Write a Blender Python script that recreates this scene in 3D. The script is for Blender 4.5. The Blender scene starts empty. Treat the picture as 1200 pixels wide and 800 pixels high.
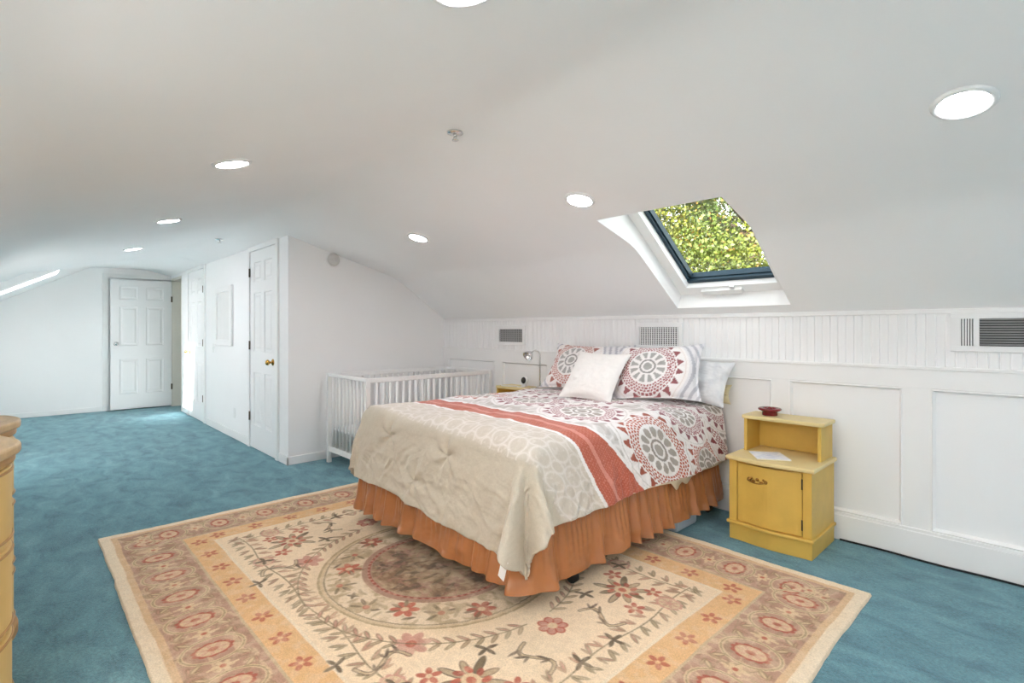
import bpy, bmesh, math, random
import numpy as np
from mathutils import Vector, Matrix

random.seed(7)
rng = np.random.default_rng(7)
SC = bpy.context.scene
COL = SC.collection
PI = math.pi


# ---------------------------------------------------------------- helpers
def lin(r, g, b):
    f = lambda c: (c / 255 / 12.92) if c / 255 <= 0.04045 else ((c / 255 + 0.055) / 1.055) ** 2.4
    return (f(r), f(g), f(b))


def tag(o, label=None, cat=None, group=None, kind=None):
    if label: o['label'] = label
    if cat: o['category'] = cat
    if group: o['group'] = group
    if kind: o['kind'] = kind
    return o


def empty(name, loc, rot=(0, 0, 0)):
    o = bpy.data.objects.new(name, None)
    o.empty_display_size = 0.1
    o.location = loc
    o.rotation_euler = rot
    COL.objects.link(o)
    return o


class MB:
    """mesh collector, points in world (or the thing's own) coordinates"""

    def __init__(s):
        s.v = []
        s.f = []
        s.sm = []

    def add(s, vs, fs, smooth=False):
        o = len(s.v)
        s.v += [tuple(p) for p in vs]
        s.f += [tuple(i + o for i in f) for f in fs]
        s.sm += [smooth] * len(fs)
        return s

    def box(s, x0, x1, y0, y1, z0, z1, bev=0.0, rot=None, org=None):
        bm = bmesh.new()
        bmesh.ops.create_cube(bm, size=1)
        for v in bm.verts:
            v.co = Vector(((x0 + x1) / 2 + v.co.x * (x1 - x0), (y0 + y1) / 2 + v.co.y * (y1 - y0), (z0 + z1) / 2 + v.co.z * (z1 - z0)))
        if bev > 0:
            bmesh.ops.bevel(bm, geom=bm.edges[:], offset=bev, segments=2, profile=0.5, affect='EDGES')
        if rot is not None:
            bmesh.ops.rotate(bm, cent=Vector(org), matrix=rot, verts=bm.verts)
        bm.verts.index_update()
        s.add([v.co[:] for v in bm.verts], [[v.index for v in f.verts] for f in bm.faces])
        bm.free()
        return s

    def quad(s, a, b, c, d):
        return s.add([a, b, c, d], [(0, 1, 2, 3)])

    def poly(s, pts):
        return s.add(pts, [tuple(range(len(pts)))])

    def tube(s, pts, r, n=10, caps=True):
        pts = [Vector(p) for p in pts]
        rs = r if isinstance(r, (list, tuple)) else [r] * len(pts)
        vs, fs = [], []
        prev = None
        for i, p in enumerate(pts):
            t = (pts[min(i + 1, len(pts) - 1)] - pts[max(i - 1, 0)]).normalized()
            if prev is None:
                a = Vector((0, 0, 1)) if abs(t.z) < 0.9 else Vector((1, 0, 0))
                u = t.cross(a).normalized()
            else:
                u = (prev - t * prev.dot(t)).normalized()
            prev = u
            w = t.cross(u)
            for k in range(n):
                a = 2 * PI * k / n
                vs.append(p + (u * math.cos(a) + w * math.sin(a)) * rs[i])
        for i in range(len(pts) - 1):
            for k in range(n):
                fs.append((i * n + k, i * n + (k + 1) % n, (i + 1) * n + (k + 1) % n, (i + 1) * n + k))
        if caps:
            fs.append(tuple(range(n - 1, -1, -1)))
            fs.append(tuple(range((len(pts) - 1) * n, len(pts) * n)))
        return s.add(vs, fs, True)

    def lathe(s, prof, c, n=32, mat=None, sx=1, sy=1):
        """prof: (radius, height) pairs, axis z at c, or turned by mat"""
        vs, fs = [], []
        for (r, z) in prof:
            for k in range(n):
                a = 2 * PI * k / n
                p = Vector((r * math.cos(a) * sx, r * math.sin(a) * sy, z))
                if mat is not None: p = mat @ p
                vs.append(p + Vector(c))
        m = len(prof)
        for i in range(m - 1):
            for k in range(n):
                fs.append((i * n + k, i * n + (k + 1) % n, (i + 1) * n + (k + 1) % n, (i + 1) * n + k))
        fs.append(tuple(range(n - 1, -1, -1)))
        fs.append(tuple(range((m - 1) * n, m * n)))
        return s.add(vs, fs, True)

    def prism(s, prof, z0, z1):
        """prof = list of (x, y), extruded in z"""
        n = len(prof)
        vs = [(x, y, z0) for x, y in prof] + [(x, y, z1) for x, y in prof]
        fs = [(i, (i + 1) % n, n + (i + 1) % n, n + i) for i in range(n)]
        fs += [tuple(range(n - 1, -1, -1)), tuple(range(n, 2 * n))]
        return s.add(vs, fs)

    def build(s, name, mat, parent=None, smooth_angle=None, bevel=0.0):
        me = bpy.data.meshes.new(name)
        org = Vector((0, 0, 0))
        p = parent
        while p is not None:
            org += Vector(p.location)
            p = p.parent
        me.from_pydata([(x - org.x, y - org.y, z - org.z) for x, y, z in s.v], [], s.f)
        me.update()
        bm = bmesh.new()
        bm.from_mesh(me)
        bm.verts.ensure_lookup_table()
        bmesh.ops.delete(bm, geom=[v for v in bm.verts if not v.link_faces], context='VERTS')
        bmesh.ops.recalc_face_normals(bm, faces=bm.faces)
        bm.to_mesh(me)
        bm.free()
        for p, sm in zip(me.polygons, s.sm):
            p.use_smooth = sm
        me.materials.append(mat)
        o = bpy.data.objects.new(name, me)
        COL.objects.link(o)
        if parent is not None: o.parent = parent
        if bevel:
            md = o.modifiers.new('soft_edges', 'BEVEL')
            md.width = bevel
            md.segments = 2
            md.limit_method = 'ANGLE'
        return o


def copy_tree(o, parent=None):
    c = o.copy()
    COL.objects.link(c)
    if parent is not None: c.parent = parent
    for ch in list(o.children):
        copy_tree(ch, c)
    return c


# numpy noise
_T = rng.random((256, 256))


def vnoise(x, y, seed=0):
    x = np.asarray(x, float) + seed * 17.31
    y = np.asarray(y, float) + seed * 9.77
    xi = np.floor(x).astype(int)
    yi = np.floor(y).astype(int)
    fx = x - xi
    fy = y - yi
    fx = fx * fx * (3 - 2 * fx)
    fy = fy * fy * (3 - 2 * fy)
    g = lambda a, b: _T[a & 255, b & 255]
    return (g(xi, yi) * (1 - fx) + g(xi + 1, yi) * fx) * (1 - fy) + (g(xi, yi + 1) * (1 - fx) + g(xi + 1, yi + 1) * fx) * fy - 0.5


def fbm(x, y, seed=0, oct=4):
    s = 0
    a = 1.0
    for i in range(oct):
        s = s + a * vnoise(x * 2 ** i, y * 2 ** i, seed + i)
        a *= 0.5
    return s


def srgb2lin(a):
    a = np.clip(a, 0, 255) / 255.0
    return np.where(a <= 0.04045, a / 12.92, ((a + 0.055) / 1.055) ** 2.4)


def grid_mesh(name, P, C, mat, parent=None, org=(0, 0, 0), smooth=True):
    """P (ny,nx,3) points, C (ny,nx,3) sRGB dye colours or None"""
    ny, nx = P.shape[:2]
    me = bpy.data.meshes.new(name)
    nv = ny * nx
    idx = np.arange(nv).reshape(ny, nx)
    q = np.stack([idx[:-1, :-1], idx[:-1, 1:], idx[1:, 1:], idx[1:, :-1]], -1).reshape(-1, 4)
    me.vertices.add(nv)
    me.vertices.foreach_set('co', (P - np.array(org)).reshape(-1).astype(np.float32))
    me.loops.add(q.size)
    me.loops.foreach_set('vertex_index', q.reshape(-1).astype(np.int32))
    me.polygons.add(len(q))
    me.polygons.foreach_set('loop_start', np.arange(0, q.size, 4, dtype=np.int32))
    me.polygons.foreach_set('loop_total', np.full(len(q), 4, dtype=np.int32))
    me.polygons.foreach_set('use_smooth', np.full(len(q), smooth))
    me.update(calc_edges=True)
    me.validate()
    if C is not None:
        at = me.color_attributes.new('dye', 'FLOAT_COLOR', 'POINT')
        c4 = np.ones((nv, 4), np.float32)
        c4[:, :3] = srgb2lin(C.reshape(-1, 3))
        at.data.foreach_set('color', c4.reshape(-1))
    me.materials.append(mat)
    o = bpy.data.objects.new(name, me)
    COL.objects.link(o)
    if parent is not None: o.parent = parent
    return o


# ---------------------------------------------------------------- materials
def mat(name, col, rough=0.6, var=0.03, scale=6.0, bump=0.0, bscale=80.0, metal=0.0, spec=0.4, dye=False, sheen=0.0, col2=None, detail=3.0, stretch=None):
    m = bpy.data.materials.new(name)
    m.use_nodes = True
    nt = m.node_tree
    b = nt.nodes['Principled BSDF']
    b.inputs['Roughness'].default_value = rough
    b.inputs['Metallic'].default_value = metal
    b.inputs['Specular IOR Level'].default_value = spec
    if sheen: b.inputs['Sheen Weight'].default_value = sheen
    tc = nt.nodes.new('ShaderNodeTexCoord')
    src = tc.outputs['Object']
    if stretch:
        mp = nt.nodes.new('ShaderNodeMapping')
        mp.inputs['Scale'].default_value = stretch
        nt.links.new(src, mp.inputs['Vector'])
        src = mp.outputs['Vector']
    n = nt.nodes.new('ShaderNodeTexNoise')
    n.inputs['Scale'].default_value = scale
    n.inputs['Detail'].default_value = detail
    nt.links.new(src, n.inputs['Vector'])
    if dye:
        at = nt.nodes.new('ShaderNodeAttribute')
        at.attribute_name = 'dye'
        mx = nt.nodes.new('ShaderNodeHueSaturation')
        mr = nt.nodes.new('ShaderNodeMapRange')
        mr.inputs['From Min'].default_value = 0.3
        mr.inputs['From Max'].default_value = 0.7
        mr.inputs['To Min'].default_value = 1 - var
        mr.inputs['To Max'].default_value = 1 + var
        nt.links.new(n.outputs['Fac'], mr.inputs['Value'])
        nt.links.new(mr.outputs['Result'], mx.inputs['Value'])
        nt.links.new(at.outputs['Color'], mx.inputs['Color'])
        nt.links.new(mx.outputs['Color'], b.inputs['Base Color'])
    else:
        r = nt.nodes.new('ShaderNodeValToRGB')
        r.color_ramp.elements[0].position = 0.3
        r.color_ramp.elements[1].position = 0.7
        c2 = col2 if col2 else tuple(min(1, c * (1 + var)) for c in col)
        c1 = col if col2 else tuple(c * (1 - var) for c in col)
        r.color_ramp.elements[0].color = (*c1, 1)
        r.color_ramp.elements[1].color = (*c2, 1)
        nt.links.new(n.outputs['Fac'], r.inputs['Fac'])
        nt.links.new(r.outputs['Color'], b.inputs['Base Color'])
    if bump > 0:
        n2 = nt.nodes.new('ShaderNodeTexNoise')
        n2.inputs['Scale'].default_value = bscale
        n2.inputs['Detail'].default_value = 4
        nt.links.new(src, n2.inputs['Vector'])
        bp = nt.nodes.new('ShaderNodeBump')
        bp.inputs['Strength'].default_value = bump
        bp.inputs['Distance'].default_value = 0.01
        nt.links.new(n2.outputs['Fac'], bp.inputs['Height'])
        nt.links.new(bp.outputs['Normal'], b.inputs['Normal'])
    return m


M = {}
M['wall'] = mat('white_wall_paint', (0.87, 0.87, 0.87), 0.7, 0.01, 2, 0.03, 150)
M['ceil'] = mat('white_ceiling_paint', (0.925, 0.925, 0.927), 0.8, 0.01, 2, 0.03, 150)
M['trim'] = mat('white_trim_paint', (0.85, 0.85, 0.845), 0.45, 0.01, 3)
M['door'] = mat('white_door_paint', (0.85, 0.85, 0.85), 0.42, 0.01, 3)
M['jamb'] = mat('shaded_jamb_beige', (0.74, 0.71, 0.64), 0.5, 0.02, 3)  # beige below the trim white: the doorway's shade put into the colour
M['yellow'] = mat('mustard_furniture_paint', lin(206, 170, 82), 0.42, 0.06, 9, 0.05, 40)
M['yellowpale'] = mat('pale_yellow_top_paint', lin(216, 196, 142), 0.45, 0.05, 9, 0.04, 40)
M['brass'] = mat('antique_brass', lin(150, 110, 55), 0.35, 0.1, 30, metal=0.9)
M['brassbright'] = mat('polished_brass', lin(205, 160, 80), 0.22, 0.05, 20, metal=1.0)
M['chrome'] = mat('chrome_metal', (0.72, 0.72, 0.72), 0.2, 0.04, 20, metal=1.0)
M['hinge'] = mat('bronze_hinge_metal', lin(90, 80, 66), 0.45, 0.1, 30, metal=0.7)
M['cribwhite'] = mat('white_crib_paint', (0.84, 0.84, 0.835), 0.4, 0.01, 5)
M['ventwhite'] = mat('white_vent_enamel', (0.82, 0.82, 0.82), 0.4, 0.01, 5)
M['ventgrey'] = mat('grey_vent_louvre', (0.32, 0.32, 0.32), 0.5, 0.05, 9)
M['ventdark'] = mat('painted_duct_shade', (0.05, 0.05, 0.052), 0.8, 0.1, 9)
M['sash'] = mat('dark_blue_grey_sash_metal', lin(38, 60, 72), 0.4, 0.05, 10, metal=0.3)
M['black'] = mat('black_rubber', (0.012, 0.012, 0.013), 0.6, 0.1, 10)
M['plastic'] = mat('white_plastic', (0.8, 0.8, 0.79), 0.4, 0.01, 10)
M['darkred'] = mat('dark_red_ceramic', lin(110, 18, 28), 0.25, 0.15, 20, spec=0.6)
M['satin'] = mat('copper_satin', lin(166, 108, 65), 0.3, 0.05, 5, 0.15, 30, spec=0.55)
M['linen'] = mat('cream_mattress_cloth', lin(222, 210, 186), 0.9, 0.03, 20, 0.1, 120)
M['duvet'] = mat('printed_duvet_cotton', (1, 1, 1), 0.85, 0.05, 240, 0.6, 22, dye=True, sheen=0.15)
M['sham'] = mat('printed_sham_cotton', (1, 1, 1), 0.85, 0.04, 240, 0.2, 60, dye=True)
M['cushion'] = mat('white_cushion_cotton', lin(234, 231, 227), 0.9, 0.02, 30, 0.5, 14)
M['cushion2'] = mat('white_pillow_faint_print', lin(226, 226, 226), 0.9, 0.05, 16, 0.15, 50, col2=lin(200, 202, 206))
M['creampillow'] = mat('cream_pillow_cotton', lin(224, 210, 170), 0.9, 0.03, 20, 0.15, 50)
M['rug'] = mat('knotted_wool_rug', (1, 1, 1), 0.97, 0.13, 160, 0.6, 300, spec=0.1, dye=True, sheen=0.1)
M['paper'] = mat('printed_paper', lin(238, 238, 240), 0.6, 0.05, 40, col2=lin(206, 214, 228))
M['pages'] = mat('paper_pages', lin(225, 220, 205), 0.8, 0.06, 120, stretch=(1, 1, 40))
M['dresser'] = mat('cream_yellow_dresser_paint', lin(206, 174, 108), 0.4, 0.05, 8, 0.04, 40)
M['dressertop'] = mat('worn_wood_dresser_top', lin(176, 150, 110), 0.4, 0.14, 9, 0.05, 30, stretch=(1, 6, 1))
M['gold'] = mat('gold_brown_edge_paint', lin(168, 130, 78), 0.42, 0.1, 20)
M['storage'] = mat('pale_blue_storage_fabric', lin(176, 190, 200), 0.7, 0.05, 20, 0.1, 60)
M['bark'] = mat('tree_bark', lin(80, 64, 48), 0.9, 0.3, 12, 0.6, 20)
M['soil'] = mat('garden_ground', lin(90, 104, 60), 0.95, 0.3, 2, 0.3, 8)
M['detector'] = mat('detector_aged_plastic', (0.62, 0.61, 0.59), 0.5, 0.02, 10)  # cover greyer than its white base
M['plug'] = mat('switch_plate_plastic', (0.78, 0.78, 0.77), 0.35, 0.01, 10)


def glass_mat():
    m = bpy.data.materials.new('window_glass')
    m.use_nodes = True
    nt = m.node_tree
    nt.nodes.remove(nt.nodes['Principled BSDF'])
    out = nt.nodes['Material Output']
    t = nt.nodes.new('ShaderNodeBsdfTransparent')
    t.inputs['Color'].default_value = (0.95, 0.97, 0.96, 1)
    g = nt.nodes.new('ShaderNodeBsdfGlossy')
    g.inputs['Roughness'].default_value = 0.02
    mx = nt.nodes.new('ShaderNodeMixShader')
    mx.inputs['Fac'].default_value = 0.05
    nt.links.new(t.outputs[0], mx.inputs[1])
    nt.links.new(g.outputs[0], mx.inputs[2])
    nt.links.new(mx.outputs[0], out.inputs['Surface'])
    return m


M['glass'] = glass_mat()


def emit_mat(name, col, strength):
    m = bpy.data.materials.new(name)
    m.use_nodes = True
    nt = m.node_tree
    b = nt.nodes['Principled BSDF']
    b.inputs['Base Color'].default_value = (0.8, 0.8, 0.8, 1)
    b.inputs['Emission Color'].default_value = (*col, 1)
    b.inputs['Emission Strength'].default_value = strength
    return m


LIGHT = 100.0
M['lens'] = emit_mat('lit_lamp_lens', (0.96, 0.935, 0.985), LIGHT)


def carpet_mat():
    m = bpy.data.materials.new('teal_cut_pile_carpet')
    m.use_nodes = True
    nt = m.node_tree
    b = nt.nodes['Principled BSDF']
    b.inputs['Roughness'].default_value = 1.0
    b.inputs['Specular IOR Level'].default_value = 0.05
    b.inputs['Sheen Weight'].default_value = 0.25
    b.inputs['Sheen Roughness'].default_value = 0.6
    tc = nt.nodes.new('ShaderNodeTexCoord')
    mp = nt.nodes.new('ShaderNodeMapping')
    mp.inputs['Scale'].default_value = (1.0, 1.8, 1)
    mp.inputs['Rotation'].default_value = (0, 0, 0.5)
    nt.links.new(tc.outputs['Object'], mp.inputs['Vector'])
    n1 = nt.nodes.new('ShaderNodeTexNoise')
    n1.inputs['Scale'].default_value = 4.5
    n1.inputs['Detail'].default_value = 7
    n1.inputs['Roughness'].default_value = 0.62
    n1.inputs['Distortion'].default_value = 0.6
    nt.links.new(mp.outputs['Vector'], n1.inputs['Vector'])
    r1 = nt.nodes.new('ShaderNodeValToRGB')
    e = r1.color_ramp.elements
    e[0].position = 0.28
    e[0].color = (*lin(56, 106, 120), 1)
    e[1].position = 0.72
    e[1].color = (*lin(108, 157, 168), 1)
    k = r1.color_ramp.elements.new(0.5)
    k.color = (*lin(86, 138, 150), 1)
    nt.links.new(n1.outputs['Fac'], r1.inputs['Fac'])
    n2 = nt.nodes.new('ShaderNodeTexNoise')
    n2.inputs['Scale'].default_value = 85
    n2.inputs['Detail'].default_value = 6
    n2.inputs['Roughness'].default_value = 0.75
    nt.links.new(tc.outputs['Object'], n2.inputs['Vector'])
    hs = nt.nodes.new('ShaderNodeHueSaturation')
    mr = nt.nodes.new('ShaderNodeMapRange')
    mr.inputs['From Min'].default_value = 0.3
    mr.inputs['From Max'].default_value = 0.7
    mr.inputs['To Min'].default_value = 0.62
    mr.inputs['To Max'].default_value = 1.38
    nt.links.new(n2.outputs['Fac'], mr.inputs['Value'])
    nt.links.new(mr.outputs['Result'], hs.inputs['Value'])
    nt.links.new(r1.outputs['Color'], hs.inputs['Color'])
    nt.links.new(hs.outputs['Color'], b.inputs['Base Color'])
    bp = nt.nodes.new('ShaderNodeBump')
    bp.inputs['Strength'].default_value = 0.8
    bp.inputs['Distance'].default_value = 0.012
    nt.links.new(n2.outputs['Fac'], bp.inputs['Height'])
    nt.links.new(bp.outputs['Normal'], b.inputs['Normal'])
    return m


M['carpet'] = carpet_mat()


def leaf_mat():
    m = bpy.data.materials.new('tree_leaf')
    m.use_nodes = True
    nt = m.node_tree
    b = nt.nodes['Principled BSDF']
    b.inputs['Roughness'].default_value = 0.55
    at = nt.nodes.new('ShaderNodeAttribute')
    at.attribute_name = 'dye'
    nt.links.new(at.outputs['Color'], b.inputs['Base Color'])
    tr = nt.nodes.new('ShaderNodeBsdfTranslucent')
    nt.links.new(at.outputs['Color'], tr.inputs['Color'])
    mx = nt.nodes.new('ShaderNodeMixShader')
    mx.inputs['Fac'].default_value = 0.35
    nt.links.new(b.outputs[0], mx.inputs[1])
    nt.links.new(tr.outputs[0], mx.inputs[2])
    nt.links.new(mx.outputs[0], nt.nodes['Material Output'].inputs['Surface'])
    return m


M['leaf'] = leaf_mat()


def fill_blind_mat():  # sunlit cloth of the added windows, serves as an extra light source
    m = bpy.data.materials.new('translucent_fill_blind')
    m.use_nodes = True
    nt = m.node_tree
    nt.nodes.remove(nt.nodes['Principled BSDF'])
    d = nt.nodes.new('ShaderNodeBsdfDiffuse')
    d.inputs['Color'].default_value = (0.85, 0.85, 0.84, 1)
    t = nt.nodes.new('ShaderNodeBsdfTranslucent')
    n = nt.nodes.new('ShaderNodeTexNoise')
    n.inputs['Scale'].default_value = 300
    r = nt.nodes.new('ShaderNodeValToRGB')
    r.color_ramp.elements[0].color = (0.93, 0.885, 0.85, 1)
    r.color_ramp.elements[1].color = (0.97, 0.925, 0.89, 1)
    nt.links.new(n.outputs['Fac'], r.inputs['Fac'])
    nt.links.new(r.outputs['Color'], t.inputs['Color'])
    mx = nt.nodes.new('ShaderNodeMixShader')
    mx.inputs['Fac'].default_value = 0.7
    nt.links.new(d.outputs[0], mx.inputs[1])
    nt.links.new(t.outputs[0], mx.inputs[2])
    nt.links.new(mx.outputs[0], nt.nodes['Material Output'].inputs['Surface'])
    return m


M['fill_blind'] = fill_blind_mat()

# ---------------------------------------------------------------- room shell
W = 3.506            # face of the knee wall at the bed's head
XN = 2.3             # wall behind the camera
XF = -9.95           # far wall
XS = -7.75           # where the near ceiling ends
YD = 1.77            # wall with the doors
XC = -4.83           # closet side wall
RY, RZ = 1.45, 2.185                 # ridge
KY, KZ = 2.90, 1.775                 # right ceiling break
EY, EZ = W + 0.02, 1.345             # right eave
LY, LZ = 0.0, 1.837                  # left ceiling break
BY, BZ = -0.65, 1.376                # left eave
FY, FZ = 0.75, 2.165                 # far zone: flat part ends
GY, GZ = -0.65, 1.367


def softmin(vals, k=0.022):
    m0 = min(vals)
    return m0 - k * math.log(sum(math.exp(-(v - m0) / k) for v in vals))


def _right(y):
    return [RZ + (KZ - RZ) * (y - RY) / (KY - RY), KZ + (EZ - KZ) * (y - KY) / (EY - KY)]


def zc(y):           # near zone ceiling, plastered round at its breaks
    return softmin([softmin(_right(y), 0.012), softmin([RZ + (RZ - LZ) * (y - RY) / (RY - LY), BZ + (LZ - BZ) * (y - BY) / (LY - BY)], 0.012)])


def zf_(y):          # far zone
    return softmin([softmin(_right(y), 0.012), softmin([FZ + 0.03 * (y - FY), GZ + (FZ - GZ) * (y - GY) / (FY - GY)], 0.012)])


zr = zl = zc


def struct(o):
    o['kind'] = 'structure'
    return o


fl = MB()
fl.box(XF - 0.1, XN + 0.1, BY - 0.1, W + 0.1, -0.1, 0.0)
struct(fl.build('floor', M['carpet']))

# ceiling with the opening for the roof window (x SX0..SX1, y SY0..SY1)
SX0, SX1, SY0, SY1 = -1.90, -1.14, 2.50, 3.462
c = MB()
FILL_LW = [(-1.65, -0.80), (-0.25, 0.60), (1.15, 2.0)]
PY0, PY1 = -0.60, -0.06
QX0, QX1, QY0, QY1 = -8.60, -7.92, -0.60, 0.33
TX0, TX1, TY0, TY1 = 0.55, 1.75, 2.62, 3.40       # added roof window of the right slope, unseen behind the camera
holes = [(SX0, SX1, SY0, SY1), (TX0, TX1, TY0, TY1), (QX0, QX1, QY0, QY1)] + [(a, b, PY0, PY1) for a, b in FILL_LW]


def ceiling_sheet(mb, xs, ys, zf, skip):
    o = len(mb.v)
    nx_, ny_ = len(xs), len(ys)
    vs = [(x, y, zf(y)) for y in ys for x in xs]
    fs = []
    for j in range(ny_ - 1):
        for i in range(nx_ - 1):
            mx, my = (xs[i] + xs[i + 1]) / 2, (ys[j] + ys[j + 1]) / 2
            if skip(mx, my) or any(h[0] < mx < h[1] and h[2] < my < h[3] for h in holes): continue
            fs.append((j * nx_ + i, j * nx_ + i + 1, (j + 1) * nx_ + i + 1, (j + 1) * nx_ + i))
    mb.add(vs, fs, True)


def samples(a, b, n, extra):
    return sorted(set([round(a + (b - a) * k / n, 4) for k in range(n + 1)] + [round(e, 4) for e in extra if a < e < b]))


ysn = samples(BY, EY, 120, [h[2] for h in holes] + [h[3] for h in holes] + [YD + 0.1])
xsn = samples(XS, XN, 2, [XC - 0.05] + [h[0] for h in holes] + [h[1] for h in holes])
ceiling_sheet(c, xsn, ysn, zc, lambda x, y: x < XC - 0.05 and y > YD + 0.1)
xsf = samples(XF, XS, 2, [h[0] for h in holes] + [h[1] for h in holes])
ceiling_sheet(c, xsf, ysn, zf_, lambda x, y: y > YD + 0.1)
for ya, yb2 in zip(ysn[:-1], ysn[1:]):
    if yb2 < YD + 0.11: c.quad((XS, ya, zc(ya)), (XS, yb2, zc(yb2)), (XS, yb2, zf_(yb2)), (XS, ya, zf_(ya)))
struct(c.build('ceiling', M['ceil']))


# roof window shafts (reveals)
def FZ1(y, off):     # planes parallel to the lower right slope
    return 1.372 + 0.71 * (3.472 - y) + off


sh = MB()
for x in (SX0, SX1):
    ysam = [SY0 + (SY1 - SY0) * k / 24 for k in range(25)]
    lo = [(x, y, zr(y)) for y in ysam]
    hi = [(x, 3.515, FZ1(3.515, 0.15)), (x, SY0, FZ1(SY0, 0.15))]
    sh.poly(lo + hi)
sh.quad((SX0, SY1, zr(SY1)), (SX1, SY1, zr(SY1)), (SX1, 3.515, FZ1(3.515, 0.15)), (SX0, 3.515, FZ1(3.515, 0.15)))
sh.quad((SX0, SY0, zr(SY0)), (SX1, SY0, zr(SY0)), (SX1, SY0, FZ1(SY0, 0.15)), (SX0, SY0, FZ1(SY0, 0.15)))
struct(sh.build('trim_1', M['trim']))
qs = MB()
for x in (QX0, QX1):
    qs.poly([(x, QY0, zf_(QY0)), (x, QY1, zf_(QY1)), (x, QY1 - 0.08, zf_(QY1) + 0.14), (x, QY0 - 0.08, zf_(QY0) + 0.14)])
for y in (QY0, QY1):
    qs.quad((QX0, y, zf_(y)), (QX1, y, zf_(y)), (QX1, y - 0.08, zf_(y) + 0.14), (QX0, y - 0.08, zf_(y) + 0.14))
struct(qs.build('trim_2', M['trim']))

# slope frame helper: local box on the roof window plane
SL = math.atan(0.71)
E_s = Vector((0, math.cos(SL), -math.sin(SL)))      # down the slope
E_n = Vector((0, math.sin(SL), math.cos(SL)))       # outwards
S0 = Vector((0, 3.515, FZ1(3.515, 0.15)))           # bottom edge of the window frame


def sbox(mb, x0, x1, s0, s1, n0, n1):
    """s measured up the slope from the bottom edge"""
    pts = []
    for n in (n0, n1):
        for s in (s0, s1):
            for x in (x0, x1):
                p = S0 - E_s * s + E_n * n
                pts.append((x, p.y, p.z))
    mb.add(pts, [(0, 1, 3, 2), (4, 6, 7, 5), (0, 4, 5, 1), (2, 3, 7, 6), (0, 2, 6, 4), (1, 5, 7, 3)])


SLEN = 1.22
win = empty('window_1', (-1.52, 3.2, 1.75))
struct(win)
fr = MB()
fw_ = 0.075
sbox(fr, SX0, SX0 + fw_, 0, SLEN, -0.004, 0.09)
sbox(fr, SX1 - fw_, SX1, 0, SLEN, -0.004, 0.09)
sbox(fr, SX0 + fw_, SX1 - fw_, 0, 0.075, -0.005, 0.09)
sbox(fr, SX0 + fw_, SX1 - fw_, SLEN - 0.06, SLEN, -0.004, 0.09)
fr.build('window_frame', M['trim'], win)
sa = MB()
a0, a1 = SX0 + fw_ - 0.012, SX1 - fw_ + 0.012
sbox(sa, a0, a0 + 0.034, 0.064, SLEN - 0.05, 0.045, 0.11)
sbox(sa, a1 - 0.034, a1, 0.064, SLEN - 0.05, 0.045, 0.11)
sbox(sa, a0, a1, 0.060, 0.104, 0.038, 0.112)
sbox(sa, a0, a1, SLEN - 0.09, SLEN - 0.05, 0.045, 0.11)
sa.build('sash', M['sash'], win)
sb = MB()
sbox(sb, a0 + 0.034, a1 - 0.034, 0.1, 0.112, 0.06, 0.1)
sbox(sb, a0 + 0.034, a0 + 0.045, 0.1, SLEN - 0.09, 0.06, 0.1)
sb.build('glazing_bead', M['sash'], win)
gl = MB()
sbox(gl, a0 + 0.03, a1 - 0.03, 0.096, SLEN - 0.085, 0.083, 0.088)
gl.build('pane', M['glass'], win)
hd = MB()
sbox(hd, -1.72, -1.44, 0.016, 0.056, -0.03, -0.004)
sbox(hd, -1.515, -1.485, 0.05, 0.078, -0.02, -0.002)
sbox(hd, -1.60, -1.585, 0.002, 0.02, -0.028, -0.004)
hd.build('window_handle', M['plastic'], win)
w2 = empty('window_2', (-8.2, -0.1, 1.9))
struct(w2)
g2 = MB()
o_ = lambda y: zf_(y) + 0.14
for (xa, xb, ya, yb) in ((QX0, QX0 + 0.03, QY0, QY1), (QX1 - 0.03, QX1, QY0, QY1), (QX0, QX1, QY0, QY0 + 0.03), (QX0, QX1, QY1 - 0.03, QY1)):
    for d in (0, 0.03):
        g2.quad((xa, ya - 0.08, o_(ya) + d), (xb, ya - 0.08, o_(ya) + d), (xb, yb - 0.08, o_(yb) + d), (xa, yb - 0.08, o_(yb) + d))
g2.build('window_frame', M['trim'], w2)
g3 = MB()
g3.quad((QX0, QY0 - 0.08, o_(QY0) + 0.015), (QX1, QY0 - 0.08, o_(QY0) + 0.015), (QX1, QY1 - 0.08, o_(QY1) + 0.015), (QX0, QY1 - 0.08, o_(QY1) + 0.015))
g3.build('pane', M['glass'], w2)

# clear roof window added behind the camera in the right slope as fill light
tw = empty('window_11', ((TX0 + TX1) / 2, 3.0, 1.8))
struct(tw)
tm = MB()
P4 = [Vector((TX0, TY0, zc(TY0))), Vector((TX1, TY0, zc(TY0))), Vector((TX1, TY1, zc(TY1))), Vector((TX0, TY1, zc(TY1)))]
up = Vector((0, 0.56, 0.83)) * 0.12
for i in range(4):
    a, b = P4[i], P4[(i + 1) % 4]
    tm.quad(a, b, b + up, a + up)
tm.build('window_frame', M['trim'], tw)
tm = MB()
tm.quad(*[p + up * 0.9 for p in P4])
tm.build('pane', M['glass'], tw)
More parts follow.
